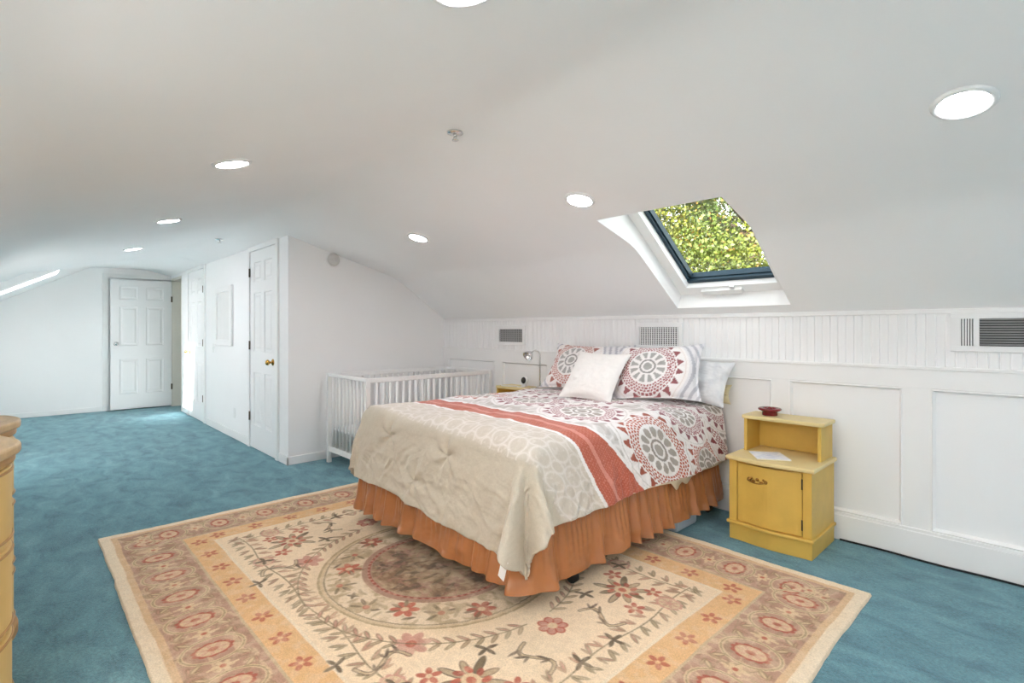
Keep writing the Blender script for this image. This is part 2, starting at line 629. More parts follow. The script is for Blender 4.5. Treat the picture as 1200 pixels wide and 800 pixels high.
# unseen roof windows with blinds, added in the low left slope as fill light
for k, (xa, xb) in enumerate(FILL_LW):
    rw = empty('window_%d' % (k + 3), ((xa + xb) / 2, -0.33, 1.6))
    struct(rw)
    f1 = MB()
    up = Vector((0, -0.579, 0.815)) * 0.09
    P4 = [Vector((xa, PY0, zl(PY0))), Vector((xb, PY0, zl(PY0))), Vector((xb, PY1, zl(PY1))), Vector((xa, PY1, zl(PY1)))]
    for i in range(4):
        a, b = P4[i], P4[(i + 1) % 4]
        f1.quad(a, b, b + up, a + up)
    cen = sum(P4, Vector()) / 4
    for i in range(4):
        a, b = P4[i] + up, P4[(i + 1) % 4] + up
        f1.quad(a, b, b + (cen + up - b) * 0.1, a + (cen + up - a) * 0.1)
    f1.build('window_frame', M['trim'], rw)
    f2 = MB()
    f2.quad(*[p + up * 0.9 + (cen + up - p) * 0.03 for p in P4])
    f2.build('fill_blind', M['fill_blind'], rw)

# walls
w = MB()
w.box(XC - 0.02, XN, W + 0.016, W + 0.1, 0, EZ)
wr = struct(w.build('wall_right', M['wall']))
# beadboard between rail and eave: real grooves
prof = []
x = XC + 0.0
PITCH = 0.041
yb, yg = W + 0.004, W + 0.0085
while x < XN:
    prof += [(x, yg), (x + 0.003, yb), (x + PITCH - 0.006, yb), (x + PITCH - 0.003, yg)]
    x += PITCH
bd = MB()
z0, z1 = 1.0, EZ - 0.005
vs = [(px, py, z0) for px, py in prof] + [(px, py, z1) for px, py in prof]
n = len(prof)
bd.add(vs, [(i, i + 1, n + i + 1, n + i) for i in range(n - 1)])
bd.build('beadboard', M['wall'], wr)
# wainscot framing: rail and stiles round the recessed panels
panels = [(-4.74, -3.95), (-3.83, -3.22), (-3.11, -2.53), (-2.42, -1.94), (-1.84, -1.264), (-1.162, -0.585), (-0.462, 0.12), (0.24, 0.82), (0.94, 1.52), (1.64, 2.2)]
PB, PT = 0.165, 0.918
tr = MB()
tr.box(XC, XN, W - 0.004, W + 0.02, PT, 1.035, 0.004)
edges = [XC] + [e for p in panels for e in p] + [XN]
for a, b in zip(edges[0::2], edges[1::2]):
    tr.box(a, b, W - 0.0035, W + 0.02, PB - 0.01, PT + 0.003)
struct(tr.build('trim_3', M['trim']))
# bevelled moulding round each panel
mo = MB()
for (a, b) in panels:
    o1, i1 = W - 0.008, W + 0.014
    t = 0.018
    out = [(a, PB), (b, PB), (b, PT), (a, PT)]
    mid = [(a + 0.006, PB + 0.006), (b - 0.006, PB + 0.006), (b - 0.006, PT - 0.006), (a + 0.006, PT - 0.006)]
    inn = [(a + t, PB + t), (b - t, PB + t), (b - t, PT - t), (a + t, PT - t)]
    for i in range(4):
        j = (i + 1) % 4
        mo.quad((out[i][0], W - 0.003, out[i][1]), (out[j][0], W - 0.003, out[j][1]), (mid[j][0], o1, mid[j][1]), (mid[i][0], o1, mid[i][1]))
        mo.quad((mid[i][0], o1, mid[i][1]), (mid[j][0], o1, mid[j][1]), (inn[j][0], i1 + 0.003, inn[j][1]), (inn[i][0], i1 + 0.003, inn[i][1]))
struct(mo.build('trim_4', M['trim']))
ca = MB()
ca.box(XC, XN, W - 0.012, W + 0.02, 1.02, 1.038, 0.003)
ca.box(XC, XN, W - 0.010, W + 0.02, EZ - 0.028, EZ - 0.002, 0.004)
struct(ca.build('trim_5', M['trim']))
bb = MB()
bb.box(XC, XN, W - 0.014, W + 0.02, 0.0, PB - 0.018, 0.003)
bb.box(XC, XN, W - 0.010, W + 0.02, PB - 0.022, PB, 0.004)
struct(bb.build('baseboard_right', M['trim']))

cl = MB()
cp = [(XC, YD, 0), (XC, W + 0.03, 0)] + [(XC, W + 0.03 + (YD - W - 0.03) * k / 30, zc(W + 0.03 + (YD - W - 0.03) * k / 30) + 0.01) for k in range(31)]
cl.poly(cp)
cl.poly([(XC - 0.06, y, z) for _, y, z in cp])
struct(cl.build('wall_closet', M['wall']))
b2 = MB()
b2.box(XC, XC + 0.014, YD - 0.014, W, 0, 0.075, 0.003)
struct(b2.build('baseboard_closet', M['trim']))

# wall with the doors; a doorway stands open at its far end
DX0, DX1 = -9.84, -9.14
wd = MB()
zt = zr(YD) + 0.01
wd.box(DX1, XC - 0.0005, YD, YD + 0.12, 0, zt)
wd.box(XF, DX0, YD, YD + 0.12, 0, zt)
wd.box(DX0, DX1, YD, YD + 0.12, 2.03, zt)
struct(wd.build('wall_doors', M['wall']))
jb = MB()
jb.box(DX0 - 0.002, DX0 + 0.02, YD - 0.002, YD + 0.125, 0, 2.05)
jb.box(DX1 - 0.02, DX1 + 0.002, YD - 0.002, YD + 0.125, 0, 2.05)
jb.box(DX0, DX1, YD - 0.002, YD + 0.125, 2.01, 2.05)
struct(jb.build('trim_6', M['jamb']))
hall = MB()
hall.quad((XF, 2.5, 0), (-8.9, 2.5, 0), (-8.9, 2.5, 2.1), (XF, 2.5, 2.1))
hall.quad((XF, YD + .12, 0), (XF, 2.5, 0), (XF, 2.5, 2.1), (XF, YD + .12, 2.1))
hall.quad((-8.9, YD + .12, 0), (-8.9, 2.5, 0), (-8.9, 2.5, 2.1), (-8.9, YD + .12, 2.1))
hall.quad((XF, YD + .12, 2.1), (-8.9, YD + .12, 2.1), (-8.9, 2.5, 2.1), (XF, 2.5, 2.1))
struct(hall.build('wall_hall', M['jamb']))
b3 = MB()
b3.box(-7.66, -5.955, YD - 0.014, YD, 0, 0.085, 0.003)
b3.box(-5.03, XC + 0.014, YD - 0.014, YD, 0, 0.075, 0.003)
struct(b3.build('baseboard_doors', M['trim']))

wf = MB()
wf.poly([(XF, GY - 0.05, 0), (XF, YD + 0.12, 0)] + [(XF, YD + 0.12 + (GY - 0.05 - YD - 0.12) * k / 30, zf_(YD + 0.12 + (GY - 0.05 - YD - 0.12) * k / 30) + 0.02) for k in range(31)])
struct(wf.build('wall_far', M['wall']))
b4 = MB()
b4.box(XF, XF + 0.012, GY, YD, 0, 0.07, 0.003)
struct(b4.build('baseboard_far', M['trim']))
wl = MB()
FILL_KW = [(-9.2, -8.72), (-6.95, -5.85), (-1.2, -0.7)]     # low windows with blinds, added out of view to brighten the room
KZ0, KZ1 = 0.40, 1.28
xs_ = [XF] + [e for q in FILL_KW for e in q] + [XN]
for a, b in zip(xs_[0::2], xs_[1::2]):
    wl.box(a, b, BY - 0.08, BY, 0, 1.4)
for a, b in FILL_KW:
    wl.box(a, b, BY - 0.08, BY, 0, KZ0)
    wl.box(a, b, BY - 0.08, BY, KZ1, 1.4)
struct(wl.build('wall_left', M['wall']))
for k, (a, b) in enumerate(FILL_KW):
    kw_ = empty('window_%d' % (k + 6), ((a + b) / 2, BY, KZ0))
    struct(kw_)
    m = MB()
    for (xa, xb, za, zb) in ((a, a + 0.05, KZ0, KZ1), (b - 0.05, b, KZ0, KZ1), (a, b, KZ0, KZ0 + 0.05), (a, b, KZ1 - 0.05, KZ1), ((a + b) / 2 - 0.025, (a + b) / 2 + 0.025, KZ0, KZ1)):
        m.box(xa, xb, BY - 0.06, BY - 0.01, za, zb, 0.004)
    m.build('window_frame', M['trim'], kw_)
    m = MB()
    m.quad((a, BY - 0.04, KZ0), (b, BY - 0.04, KZ0), (b, BY - 0.04, KZ1), (a, BY - 0.04, KZ1))
    m.build('fill_blind', M['fill_blind'], kw_)
wn = MB()
wn.poly([(XN, BY - 0.05, 0), (XN, W + 0.03, 0)] + [(XN, W + 0.03 + (BY - 0.05 - W - 0.03) * k / 40, zc(W + 0.03 + (BY - 0.05 - W - 0.03) * k / 40) + 0.02) for k in range(41)])
struct(wn.build('wall_near', M['wall']))


# ---------------------------------------------------------------- doors
def door_leaf(mb, u0, u1, z0, z1, conv):
    """six panel leaf; conv(u, d, z) -> world, d = depth behind the face"""
    W_ = u1 - u0
    H_ = z1 - z0
    st = 0.105 * W_ / 0.76
    mid = 0.1 * W_ / 0.76
    cols = [(u0 + st, (u0 + u1 - mid) / 2), ((u0 + u1 + mid) / 2, u1 - st)]
    rows = [(z0 + 0.115 * H_, z0 + 0.385 * H_), (z0 + 0.49 * H_, z0 + 0.79 * H_), (z0 + 0.845 * H_, z0 + 0.945 * H_)]

    def q(a, b, c_, d):
        mb.quad(conv(*a), conv(*b), conv(*c_), conv(*d))

    us = [u0, cols[0][0], cols[0][1], cols[1][0], cols[1][1], u1]
    zs = [z0, rows[0][0], rows[0][1], rows[1][0], rows[1][1], rows[2][0], rows[2][1], z1]
    for i in range(5):
        for j in range(7):
            a0_, a1_, c0_, c1_ = us[i], us[i + 1], zs[j], zs[j + 1]
            if i in (1, 3) and j in (1, 3, 5):
                lv = [(0, 0), (0.008, 0.013), (0.026, 0.013), (0.045, 0.003)]
                prev = None
                for ins, d in lv:
                    cur = [(a0_ + ins, d, c0_ + ins), (a1_ - ins, d, c0_ + ins), (a1_ - ins, d, c1_ - ins), (a0_ + ins, d, c1_ - ins)]
                    if prev:
                        for k in range(4):
                            q(prev[k], prev[(k + 1) % 4], cur[(k + 1) % 4], cur[k])
                    prev = cur
                q(*prev)
            else:
                q((a0_, 0, c0_), (a1_, 0, c0_), (a1_, 0, c1_), (a0_, 0, c1_))
    T = 0.035
    q((u0, T, z0), (u1, T, z0), (u1, T, z1), (u0, T, z1))
    q((u0, 0, z0), (u0, T, z0), (u0, T, z1), (u0, 0, z1))
    q((u1, 0, z0), (u1, T, z0), (u1, T, z1), (u1, 0, z1))
    q((u0, 0, z0), (u1, 0, z0), (u1, T, z0), (u0, T, z0))
    q((u0, 0, z1), (u1, 0, z1), (u1, T, z1), (u0, T, z1))


def knob(name, base, axis, material, parent, r=0.027):
    m = MB()
    z = Vector((0, 0, 1))
    R_ = z.rotation_difference(Vector(axis)).to_matrix()
    m.lathe([(0.032, 0.0), (0.032, 0.004), (0.026, 0.008), (0.011, 0.012), (0.010, 0.028), (0.016, 0.034), (r, 0.044), (r, 0.056), (0.018, 0.066), (0.004, 0.069)], base, 20, R_)
    return m.build(name, material, parent)


def hinge_at(p, parent, along_x=True):
    m = MB()
    x_, y_, z_ = p
    m.tube([(x_, y_, z_ - 0.045), (x_, y_, z_ + 0.045)], 0.008, 8)
    if along_x:
        m.box(x_ - 0.016, x_ + 0.016, y_ - 0.001, y_ + 0.004, z_ - 0.045, z_ + 0.045)
    else:
        m.box(x_ - 0.004, x_ + 0.001, y_ - 0.016, y_ + 0.016, z_ - 0.045, z_ + 0.045)
    return m.build('hinge', M['hinge'], parent)


def make_door_on_wall(num, xa, xb, knob_side, hinge_side, zs):
    root = empty('door_%d' % num, ((xa + xb) / 2, YD, 0))
    struct(root)
    m = MB()
    door_leaf(m, xa, xb, 0.012, 2.04, lambda u, d, z: (u, YD - 0.010 + d, z))
    m.build('leaf', M['door'], root)
    kx = xb - 0.07 if knob_side > 0 else xa + 0.07
    knob('door_knob', (kx, YD - 0.010, 0.92), (0, -1, 0), M['brassbright'], root)
    hx = xb + 0.004 if hinge_side > 0 else xa - 0.004
    for z in zs:
        hinge_at((hx, YD - 0.020, z), root)
    t = MB()
    cw = 0.06
    t.box(xa - 0.012 - cw, xa - 0.012, YD - 0.022, YD + 0.001, 0, 2.049, 0.003)
    t.box(xb + 0.012, xb + 0.012 + cw, YD - 0.022, YD + 0.001, 0, 2.049, 0.003)
    t.box(xa - 0.012 - cw, xb + 0.012 + cw, YD - 0.022, YD + 0.001, 2.049, 2.049 + cw - 0.012, 0.003)
    t.build('door_casing', M['trim'], root)
    return root


make_door_on_wall(1, -5.86, -5.12, 1, -1, (1.83, 1.07, 0.33))
make_door_on_wall(2, -8.62, -7.78, -1, 1, (1.77, 1.06, 0.32))
d3 = empty('door_3', (-9.86, 1.37, 0))
struct(d3)
m = MB()
XL = -9.83
door_leaf(m, 0.985, 1.765, 0.02, 2.0, lambda u, d, z: (XL - d, u, z))
m.build('leaf', M['door'], d3)
knob('door_knob', (XL, 1.05, 1.02), (1, 0, 0), M['chrome'], d3)
for z in (1.72, 0.32):
    hinge_at((XL + 0.006, 1.772, z), d3, False)
t7 = MB()
t7.box(XF, XF + 0.03, 0.90, 0.97, 0, 2.03, 0.003)
t7.box(XF, XF + 0.03, 0.90, YD - 0.001, 2.03, 2.09, 0.003)
struct(t7.build('trim_7', M['trim']))

# ---------------------------------------------------------------- wall fittings
mr_ = empty('framed_panel', (-6.85, YD, 1.4))
tag(mr_, 'white rectangular panel in a raised white frame on the wall between the two closet doors', 'wall panel')
m = MB()
ma, mb_, mz0, mz1 = -7.18, -6.50, 1.045, 1.75
fwid = 0.07
for (xa, xb, za, zb) in ((ma, ma + fwid, mz0, mz1), (mb_ - fwid, mb_, mz0, mz1), (ma + fwid, mb_ - fwid, mz0, mz0 + fwid), (ma + fwid, mb_ - fwid, mz1 - fwid, mz1)):
    m.box(xa, xb, YD - 0.03, YD - 0.001, za, zb, 0.006)
m.build('panel_frame', M['trim'], mr_)
m = MB()
m.box(ma + 0.05, mb_ - 0.05, YD - 0.012, YD - 0.006, mz0 + 0.05, mz1 - 0.05)
m.build('panel_board', M['plug'], mr_)

sw = empty('light_switch', (-7.33, YD, 1.0))
tag(sw, 'white light switch plate below and left of the framed white wall panel', 'light switch')
m = MB()
m.box(-7.365, -7.295, YD - 0.006, YD - 0.0005, 0.945, 1.06, 0.003)
m.build('plate', M['plug'], sw)
m = MB()
m.box(-7.337, -7.323, YD - 0.014, YD - 0.005, 0.985, 1.015, 0.002)
m.build('toggle', M['plastic'], sw)
ol = empty('wall_outlet', (-6.45, YD, 0.29))
tag(ol, 'white wall outlet low on the wall beside the nearer closet door', 'outlet')
m = MB()
m.box(-6.485, -6.415, YD - 0.006, YD - 0.0005, 0.23, 0.345, 0.003)
m.build('plate', M['plug'], ol)
for z in (0.262, 0.312):
    m = MB()
    m.box(-6.465, -6.435, YD - 0.008, YD - 0.005, z - 0.013, z + 0.013, 0.003)
    m.build('socket', M['plastic'], ol)

sd = empty('smoke_detector', (XC, 2.19, 1.91))
tag(sd, 'round white smoke detector high on the closet side wall above the crib', 'smoke detector')
RX = Matrix.Rotation(PI / 2, 3, 'Y')
m = MB()
m.lathe([(0.066, 0.0), (0.068, 0.012), (0.064, 0.016)], (XC, 2.19, 1.91), 32, RX)
m.build('base', M['plastic'], sd)
m = MB()
m.lathe([(0.061, 0.017), (0.060, 0.028), (0.050, 0.036), (0.020, 0.040), (0.018, 0.037), (0.002, 0.036)], (XC, 2.19, 1.91), 32, RX)
for k in range(12):
    a = 2 * PI * k / 12
    m.box(XC + 0.030, XC + 0.037, 2.19 + 0.045 * math.cos(a) - 0.004, 2.19 + 0.045 * math.cos(a) + 0.004, 1.91 + 0.045 * math.sin(a) - 0.004, 1.91 + 0.045 * math.sin(a) + 0.004)
m.build('cover', M['detector'], sd)

# sprinkler heads under the ridge
for (x_, lab) in ((-1.96, 'small chrome sprinkler head on the ceiling ridge above the bed'), (-5.95, 'small chrome sprinkler head on the ceiling ridge near the closet doors')):
    y_ = 1.49
    z_ = zr(y_)
    sp = empty('sprinkler_head', (x_, y_, z_))
    tag(sp, lab, 'sprinkler', 'ceiling sprinkler heads')
    m = MB()
    m.lathe([(0.040, -0.001), (0.038, -0.006), (0.020, -0.012), (0.012, -0.014)], (x_, y_, z_), 24)
    m.build('escutcheon', M['chrome'], sp)
    m = MB()
    m.tube([(x_, y_, z_ - 0.01), (x_, y_, z_ - 0.022)], 0.009, 10)
    for s in (-1, 1):
        m.tube([(x_ + 0.008 * s, y_, z_ - 0.018), (x_ + 0.013 * s, y_, z_ - 0.026), (x_ + 0.003 * s, y_, z_ - 0.035)], 0.003, 6)
    m.lathe([(0.016, -0.038), (0.016, -0.035), (0.003, -0.033)], (x_, y_, z_), 16)
    m.build('nozzle', M['chrome'], sp)


# recessed ceiling lights
def make_light():
    r = empty('ceiling_light', (0, 0, 0))
    m = MB()
    m.lathe([(0.066, -0.004), (0.069, -0.009), (0.080, -0.009), (0.086, -0.003), (0.087, 0.002)], (0, 0, 0), 40)
    m.f = m.f[:-2]
    m.sm = m.sm[:-2]
    m.build('trim_ring', M['ventwhite'], r)
    m = MB()
    m.lathe([(0.067, 0.001), (0.067, -0.005), (0.055, -0.0075), (0.03, -0.0085), (0.004, -0.009)], (0, 0, 0), 40)
    m.build('lens', M['lens'], r)
    return r


L0 = make_light()
lights = [
    ('L', -0.925, 0.735, 'recessed ceiling light cut by the top edge of the picture, nearest of the left row'),
    ('L', -2.64, 0.713, 'recessed ceiling light, large one left of the bed, second along the left row'),
    ('L', -4.42, 0.775, 'recessed ceiling light, third along the left row, above the framed white wall panel'),
    ('L', -6.26, 0.805, 'recessed ceiling light, smallest and farthest of the left row, near the far door'),
    ('R', -0.21, 2.215, 'largest brightest recessed ceiling light, at the upper right above the wainscot'),
    ('R', -1.83, 2.255, 'round recessed ceiling light just left of the roof window'),
    ('R', -3.45, 2.26, 'small recessed ceiling light above the crib'),
    ('L', 0.75, 0.735, 'added recessed ceiling light of the left row, unseen behind the camera'),  # extra fixture out of view, added for brightness
    ('R', 1.40, 2.215, 'added recessed ceiling light of the right row, unseen behind the camera'),  # likewise added out of view to raise the light level
]
for i, (side, x_, y_, lab) in enumerate(lights):
    o = L0 if i == 0 else copy_tree(L0)
    z_ = zl(y_) if side == 'L' else zr(y_)
    o.location = (x_, y_, z_ - 0.001)
    o.rotation_euler = (math.atan((zc(y_ + 0.02) - zc(y_ - 0.02)) / 0.04), 0, 0)
    tag(o, lab, 'ceiling light', 'recessed ceiling lights')

# ---------------------------------------------------------------- vents
def vent(xa, xb, za, zb, lab, style):
    r = empty('wall_vent', ((xa + xb) / 2, W, (za + zb) / 2))
    tag(r, lab, 'vent')
    y0, y1 = W - 0.012, W + 0.004
    ins = {'bars': (0.034, 0.034, 0.034, 0.034), 'lattice': (0.03, 0.03, 0.034, 0.034), 'long': (0.0, 0.0, 0.030, 0.028)}[style]
    m = MB()
    holes = []
    if style == 'long':
        holes = [(-0.342, -0.289), (-0.272, xb - 0.05)]
        zi, zj = za + 0.030, zb - 0.028
    else:
        holes = [(xa + ins[0], xb - ins[1])]
        zi, zj = za + ins[2], zb - ins[3]
    m.box(xa, xb, y0, y1, za, zi, 0.003)
    m.box(xa, xb, y0, y1, zj, zb, 0.003)
    xs = [xa] + [h for p in holes for h in p] + [xb]
    for a, b in zip(xs[0::2], xs[1::2]):
        m.box(a, b, y0 + 0.0006, y1 - 0.0006, zi - 0.002, zj + 0.002)
    m.build('frame', M['ventwhite'], r)
    m = MB()
    for a, b in holes:
        m.box(a, b, W + 0.002, W + 0.0035, zi, zj)
    m.build('duct_shade', M['ventdark'], r)  # flat dark sheets, the duct's shade put into their colour
    g = MB()
    if style == 'bars':
        a, b = holes[0]
        nb = 13
        for k in range(nb):
            x_ = a + (b - a) * (k + 0.5) / nb
            g.box(x_ - 0.0075, x_ + 0.0075, W - 0.004, W - 0.0005, zi, zj)
        for k in range(1, 6):
            z_ = zi + (zj - zi) * k / 6
            g.box(a, b, W - 0.0055, W - 0.004, z_ - 0.003, z_ + 0.003)
        g.build('grille', M['ventgrey'], r)
    elif style == 'lattice':
        a, b = holes[0]
        for k in range(17):
            x_ = a + (b - a) * (k + 0.5) / 17
            g.box(x_ - 0.0038, x_ + 0.0038, W - 0.008, W - 0.004, zi, zj)
        for k in range(9):
            z_ = zi + (zj - zi) * (k + 0.5) / 9
            g.box(a, b, W - 0.004, W - 0.001, z_ - 0.0022, z_ + 0.0022)
        g.build('grille', M['ventwhite'], r)
    else:
        a, b = holes[0]
        for k in range(5):
            x_ = a + (b - a) * (k + 0.75) / 5
            g.box(x_ - 0.0032, x_ + 0.0032, W - 0.011, W, zi, zj)
        g.build('vertical_louvre', M['ventwhite'], r)
        g = MB()
        a, b = holes[1]
        for k in range(11):
            z_ = zi + (zj - zi) * (k + 0.6) / 11
            g.add([(a, W - 0.011, z_ - 0.002), (b, W - 0.011, z_ - 0.002), (b, W - 0.001, z_ + 0.005), (a, W - 0.001, z_ + 0.005),
                   (a, W - 0.011, z_ - 0.0035), (b, W - 0.011, z_ - 0.0035), (b, W - 0.001, z_ + 0.0035), (a, W - 0.001, z_ + 0.0035)],
                  [(0, 1, 2, 3), (4, 5, 6, 7), (0, 1, 5, 4), (2, 3, 7, 6)])
        g.build('horizontal_louvre', M['ventgrey'], r)
    return r


vent(-3.905, -3.505, 1.08, 1.272, 'small grey barred vent in the beadboard above the crib and far nightstand', 'bars')
vent(-2.275, -1.885, 1.082, 1.286, 'white lattice vent in the beadboard right above the bed pillows', 'lattice')
vent(-0.385, 0.62, 1.122, 1.318, 'wide louvred vent at the right edge below the sloping ceiling', 'long')

# cord along the baseboard
m = MB()
pts = []
for k in range(60):
    x_ = -0.88 + 2.6 * k / 59
    pts.append((x_, W - 0.026 + 0.006 * math.sin(x_ * 5) , 0.006 + 0.003 * math.sin(x_ * 7.0) ** 2))
m.tube(pts, 0.0055, 8)
tag(m.build('power_cord', M['black']), 'thin black power cord lying along the foot of the white baseboard', 'cord')

# ---------------------------------------------------------------- crib
CX0, CX1, CY0, CY1, CH = -4.70, -3.93, 2.07, 3.45, 0.83
cr = empty('crib', ((CX0 + CX1) / 2, (CY0 + CY1) / 2, 0))
tag(cr, 'white wooden slatted baby crib in the corner between the closet wall and the bed', 'crib')
P_ = 0.038
for x_ in (CX0, CX1 - P_):
    for y_ in (CY0, CY1 - P_):
        m = MB()
        m.box(x_, x_ + P_, y_, y_ + P_, 0, CH, 0.004)
        m.build('post', M['cribwhite'], cr)
for y_ in (CY0, CY1 - P_):
    m = MB()
    m.box(CX0 + P_ - 0.002, CX1 - P_ + 0.002, y_ + 0.007, y_ + 0.031, CH - 0.032, CH - 0.003, 0.004)
    m.build('top_rail', M['cribwhite'], cr)
    m = MB()
    m.box(CX0 + P_ - 0.002, CX1 - P_ + 0.002, y_ + 0.007, y_ + 0.031, 0.105, 0.155, 0.004)
    m.build('bottom_rail', M['cribwhite'], cr)
    for k in range(9):
        x_ = CX0 + P_ + (CX1 - CX0 - 2 * P_) * (k + 1) / 10
        m = MB()
        m.tube([(x_, y_ + 0.019, 0.15), (x_, y_ + 0.019, CH - 0.03)], 0.0108, 10)
        m.build('slat', M['cribwhite'], cr)
for x_ in (CX0, CX1 - P_):
    m = MB()
    m.box(x_ + 0.006, x_ + 0.032, CY0 + P_ - 0.002, CY1 - P_ + 0.002, CH - 0.042, CH - 0.003, 0.004)
    m.build('top_rail', M['cribwhite'], cr)
    m = MB()
    m.box(x_ + 0.006, x_ + 0.032, CY0 + P_ - 0.002, CY1 - P_ + 0.002, 0.105, 0.155, 0.004)
    m.build('bottom_rail', M['cribwhite'], cr)
    for k in range(19):
        y_ = CY0 + P_ + (CY1 - CY0 - 2 * P_) * (k + 1) / 20
        m = MB()
        m.tube([(x_ + 0.019, y_, 0.15), (x_ + 0.019, y_, CH - 0.04)], 0.0108, 10)
        m.build('slat', M['cribwhite'], cr)
m = MB()
m.box(CX0 + 0.045, CX1 - 0.045, CY0 + 0.045, CY1 - 0.045, 0.30, 0.325, 0.004)
m.build('mattress_support', M['cribwhite'], cr)

# ---------------------------------------------------------------- nightstands
def make_nightstand(cx, lab):
    """body 0.456 wide; back against the wall, front bowed towards -y"""
    r = empty('nightstand', (cx, 3.24, 0))
    tag(r, lab, 'nightstand', 'yellow nightstands beside the bed')
    hw = 0.222
    yb_, yf = 3.455, 3.055

    def bow(h, y0, amp, e=0.0, n=14):
        """front outline bowed in the middle, from left to right, then the back"""
        pts = []
        for k in range(n + 1):
            t = -1 + 2 * k / n
            pts.append((cx + t * (h + e), y0 - e - amp * 0.5 * (1 + math.cos(PI * min(1, abs(t) / 0.92)))))
        return pts + [(cx + h + e, yb_), (cx - h - e, yb_)]

    m = MB()
    m.prism(bow(hw, yf + 0.004, 0.018), 0.0, 0.094)
    m.build('plinth', M['yellow'], r, bevel=0.003)
    m = MB()
    m.prism(bow(hw, yf, 0.022, 0.012), 0.094, 0.112)
    m.build('base_moulding', M['yellow'], r, bevel=0.005)
    # carcass: sides, posts, back, bottom
    m = MB()
    m.box(cx - hw + 0.001, cx - hw + 0.02, yf + 0.01, yb_ - 0.001, 0.11, 0.468)
    m.box(cx + hw - 0.02, cx + hw - 0.001, yf + 0.01, yb_ - 0.001, 0.11, 0.468)
    m.box(cx - hw, cx - hw + 0.046, yf, yf + 0.03, 0.11, 0.468, 0.003)
    m.box(cx + hw - 0.046, cx + hw, yf, yf + 0.03, 0.11, 0.468, 0.003)
    m.box(cx - hw + 0.019, cx + hw - 0.019, yb_ - 0.012, yb_, 0.112, 0.466)
    m.box(cx - hw + 0.03, cx + hw - 0.03, yf + 0.03, yb_, 0.11, 0.125)
    m.box(cx - hw + 0.03, cx + hw - 0.03, yf + 0.012, yb_, 0.455, 0.468)
    m.build('carcass', M['yellow'], r)
    # bowed door
    m = MB()
    dh = hw - 0.049
    prof_ = []
    for k in range(15):
        t = -1 + 2 * k / 14
        prof_.append((cx + t * dh, yf + 0.004 - 0.018 * 0.5 * (1 + math.cos(PI * t))))
    for k in range(15):
        t = 1 - 2 * k / 14
        prof_.append((cx + t * dh, yf + 0.022 - 0.016 * 0.5 * (1 + math.cos(PI * t))))
    m.prism(prof_, 0.116, 0.455)
    d = m.build('door', M['yellow'], r, bevel=0.002)
    # scrolled pull
    hx, hz, hy = cx - 0.055, 0.37, yf - 0.012
    m = MB()
    pts_ = []
    for k in range(21):
        t = -1 + 2 * k / 20
        pts_.append((hx + 0.052 * t, hy - 0.006 - 0.012 * (1 - t * t), hz - 0.012 * (1 - t * t) + 0.004))
    m.tube(pts_, 0.0036, 8)
    for s in (-1, 1):
        m.lathe([(0.013, 0), (0.011, 0.005), (0.004, 0.008)], (hx + 0.046 * s, hy + 0.003, hz + 0.004), 14, Matrix.Rotation(PI / 2, 3, 'X'))
        for j in range(3):
            a = j * 2.1
            m.lathe([(0.008, 0), (0.007, 0.003), (0.002, 0.005)], (hx + 0.034 * s - 0.008 * s * j, hy + 0.001, hz + 0.010 * math.cos(a) + 0.003), 10, Matrix.Rotation(PI / 2, 3, 'X'))
    m.lathe([(0.010, 0), (0.008, 0.004), (0.002, 0.006)], (hx, hy, hz + 0.010), 12, Matrix.Rotation(PI / 2, 3, 'X'))
    m.build('handle', M['brass'], d)
    for z_ in (0.40, 0.18):
        m = MB()
        m.tube([(cx + dh + 0.0015, yf - 0.002, z_ - 0.028), (cx + dh + 0.0015, yf - 0.002, z_ + 0.028)], 0.004, 8)
        m.build('hinge', M['hinge'], d)
    # lower top
    m = MB()
    m.prism(bow(hw, yf, 0.024, 0.016), 0.468, 0.492)
    m.build('lower_top', M['yellowpale'], r, bevel=0.007)
    # upper open shelf
    sw_ = 0.213
    m = MB()
    ys = 3.245
    m.box(cx - sw_, cx - sw_ + 0.018, ys, yb_, 0.492, 0.688)
    m.box(cx + sw_ - 0.018, cx + sw_, ys, yb_, 0.492, 0.688)
    m.box(cx - sw_ + 0.017, cx + sw_ - 0.017, yb_ - 0.010, yb_ - 0.001, 0.493, 0.687)
    m.build('shelf_box', M['yellow'], r, bevel=0.002)
    m = MB()
    pr = []
    a_, b_ = cx - sw_ - 0.016, cx + sw_ + 0.016
    pr = [(a_, ys + 0.004), (a_ + 0.02, ys - 0.014), (b_ - 0.02, ys - 0.014), (b_, ys + 0.004), (b_, yb_), (a_, yb_)]
    m.prism(pr, 0.688, 0.710)
    m.build('shelf_top', M['yellowpale'], r, bevel=0.006)
    return r


make_nightstand(-1.123, 'mustard yellow nightstand with open top shelf at the right of the bed')
make_nightstand(-3.415, 'mustard yellow nightstand on the far side of the bed beside the crib')

# things on the near nightstand
m = MB()
dx_, dy_, dz_ = -1.215, 3.33, 0.710
dish = empty('dish', (dx_, dy_, dz_))
tag(dish, 'small dark red round dish with a wide rim on top of the near nightstand', 'dish')
m.lathe([(0.040, 0.0), (0.044, 0.004), (0.042, 0.022), (0.050, 0.028), (0.064, 0.034), (0.066, 0.041), (0.060, 0.046), (0.040, 0.044), (0.034, 0.036), (0.002, 0.034)], (dx_, dy_, dz_), 28)
m.build('bowl', M['darkred'], dish)
m = MB()
m.lathe([(0.018, 0.034), (0.016, 0.046), (0.006, 0.052), (0.001, 0.053)], (dx_, dy_, dz_), 16)
m.build('centre_knob', M['darkred'], dish)

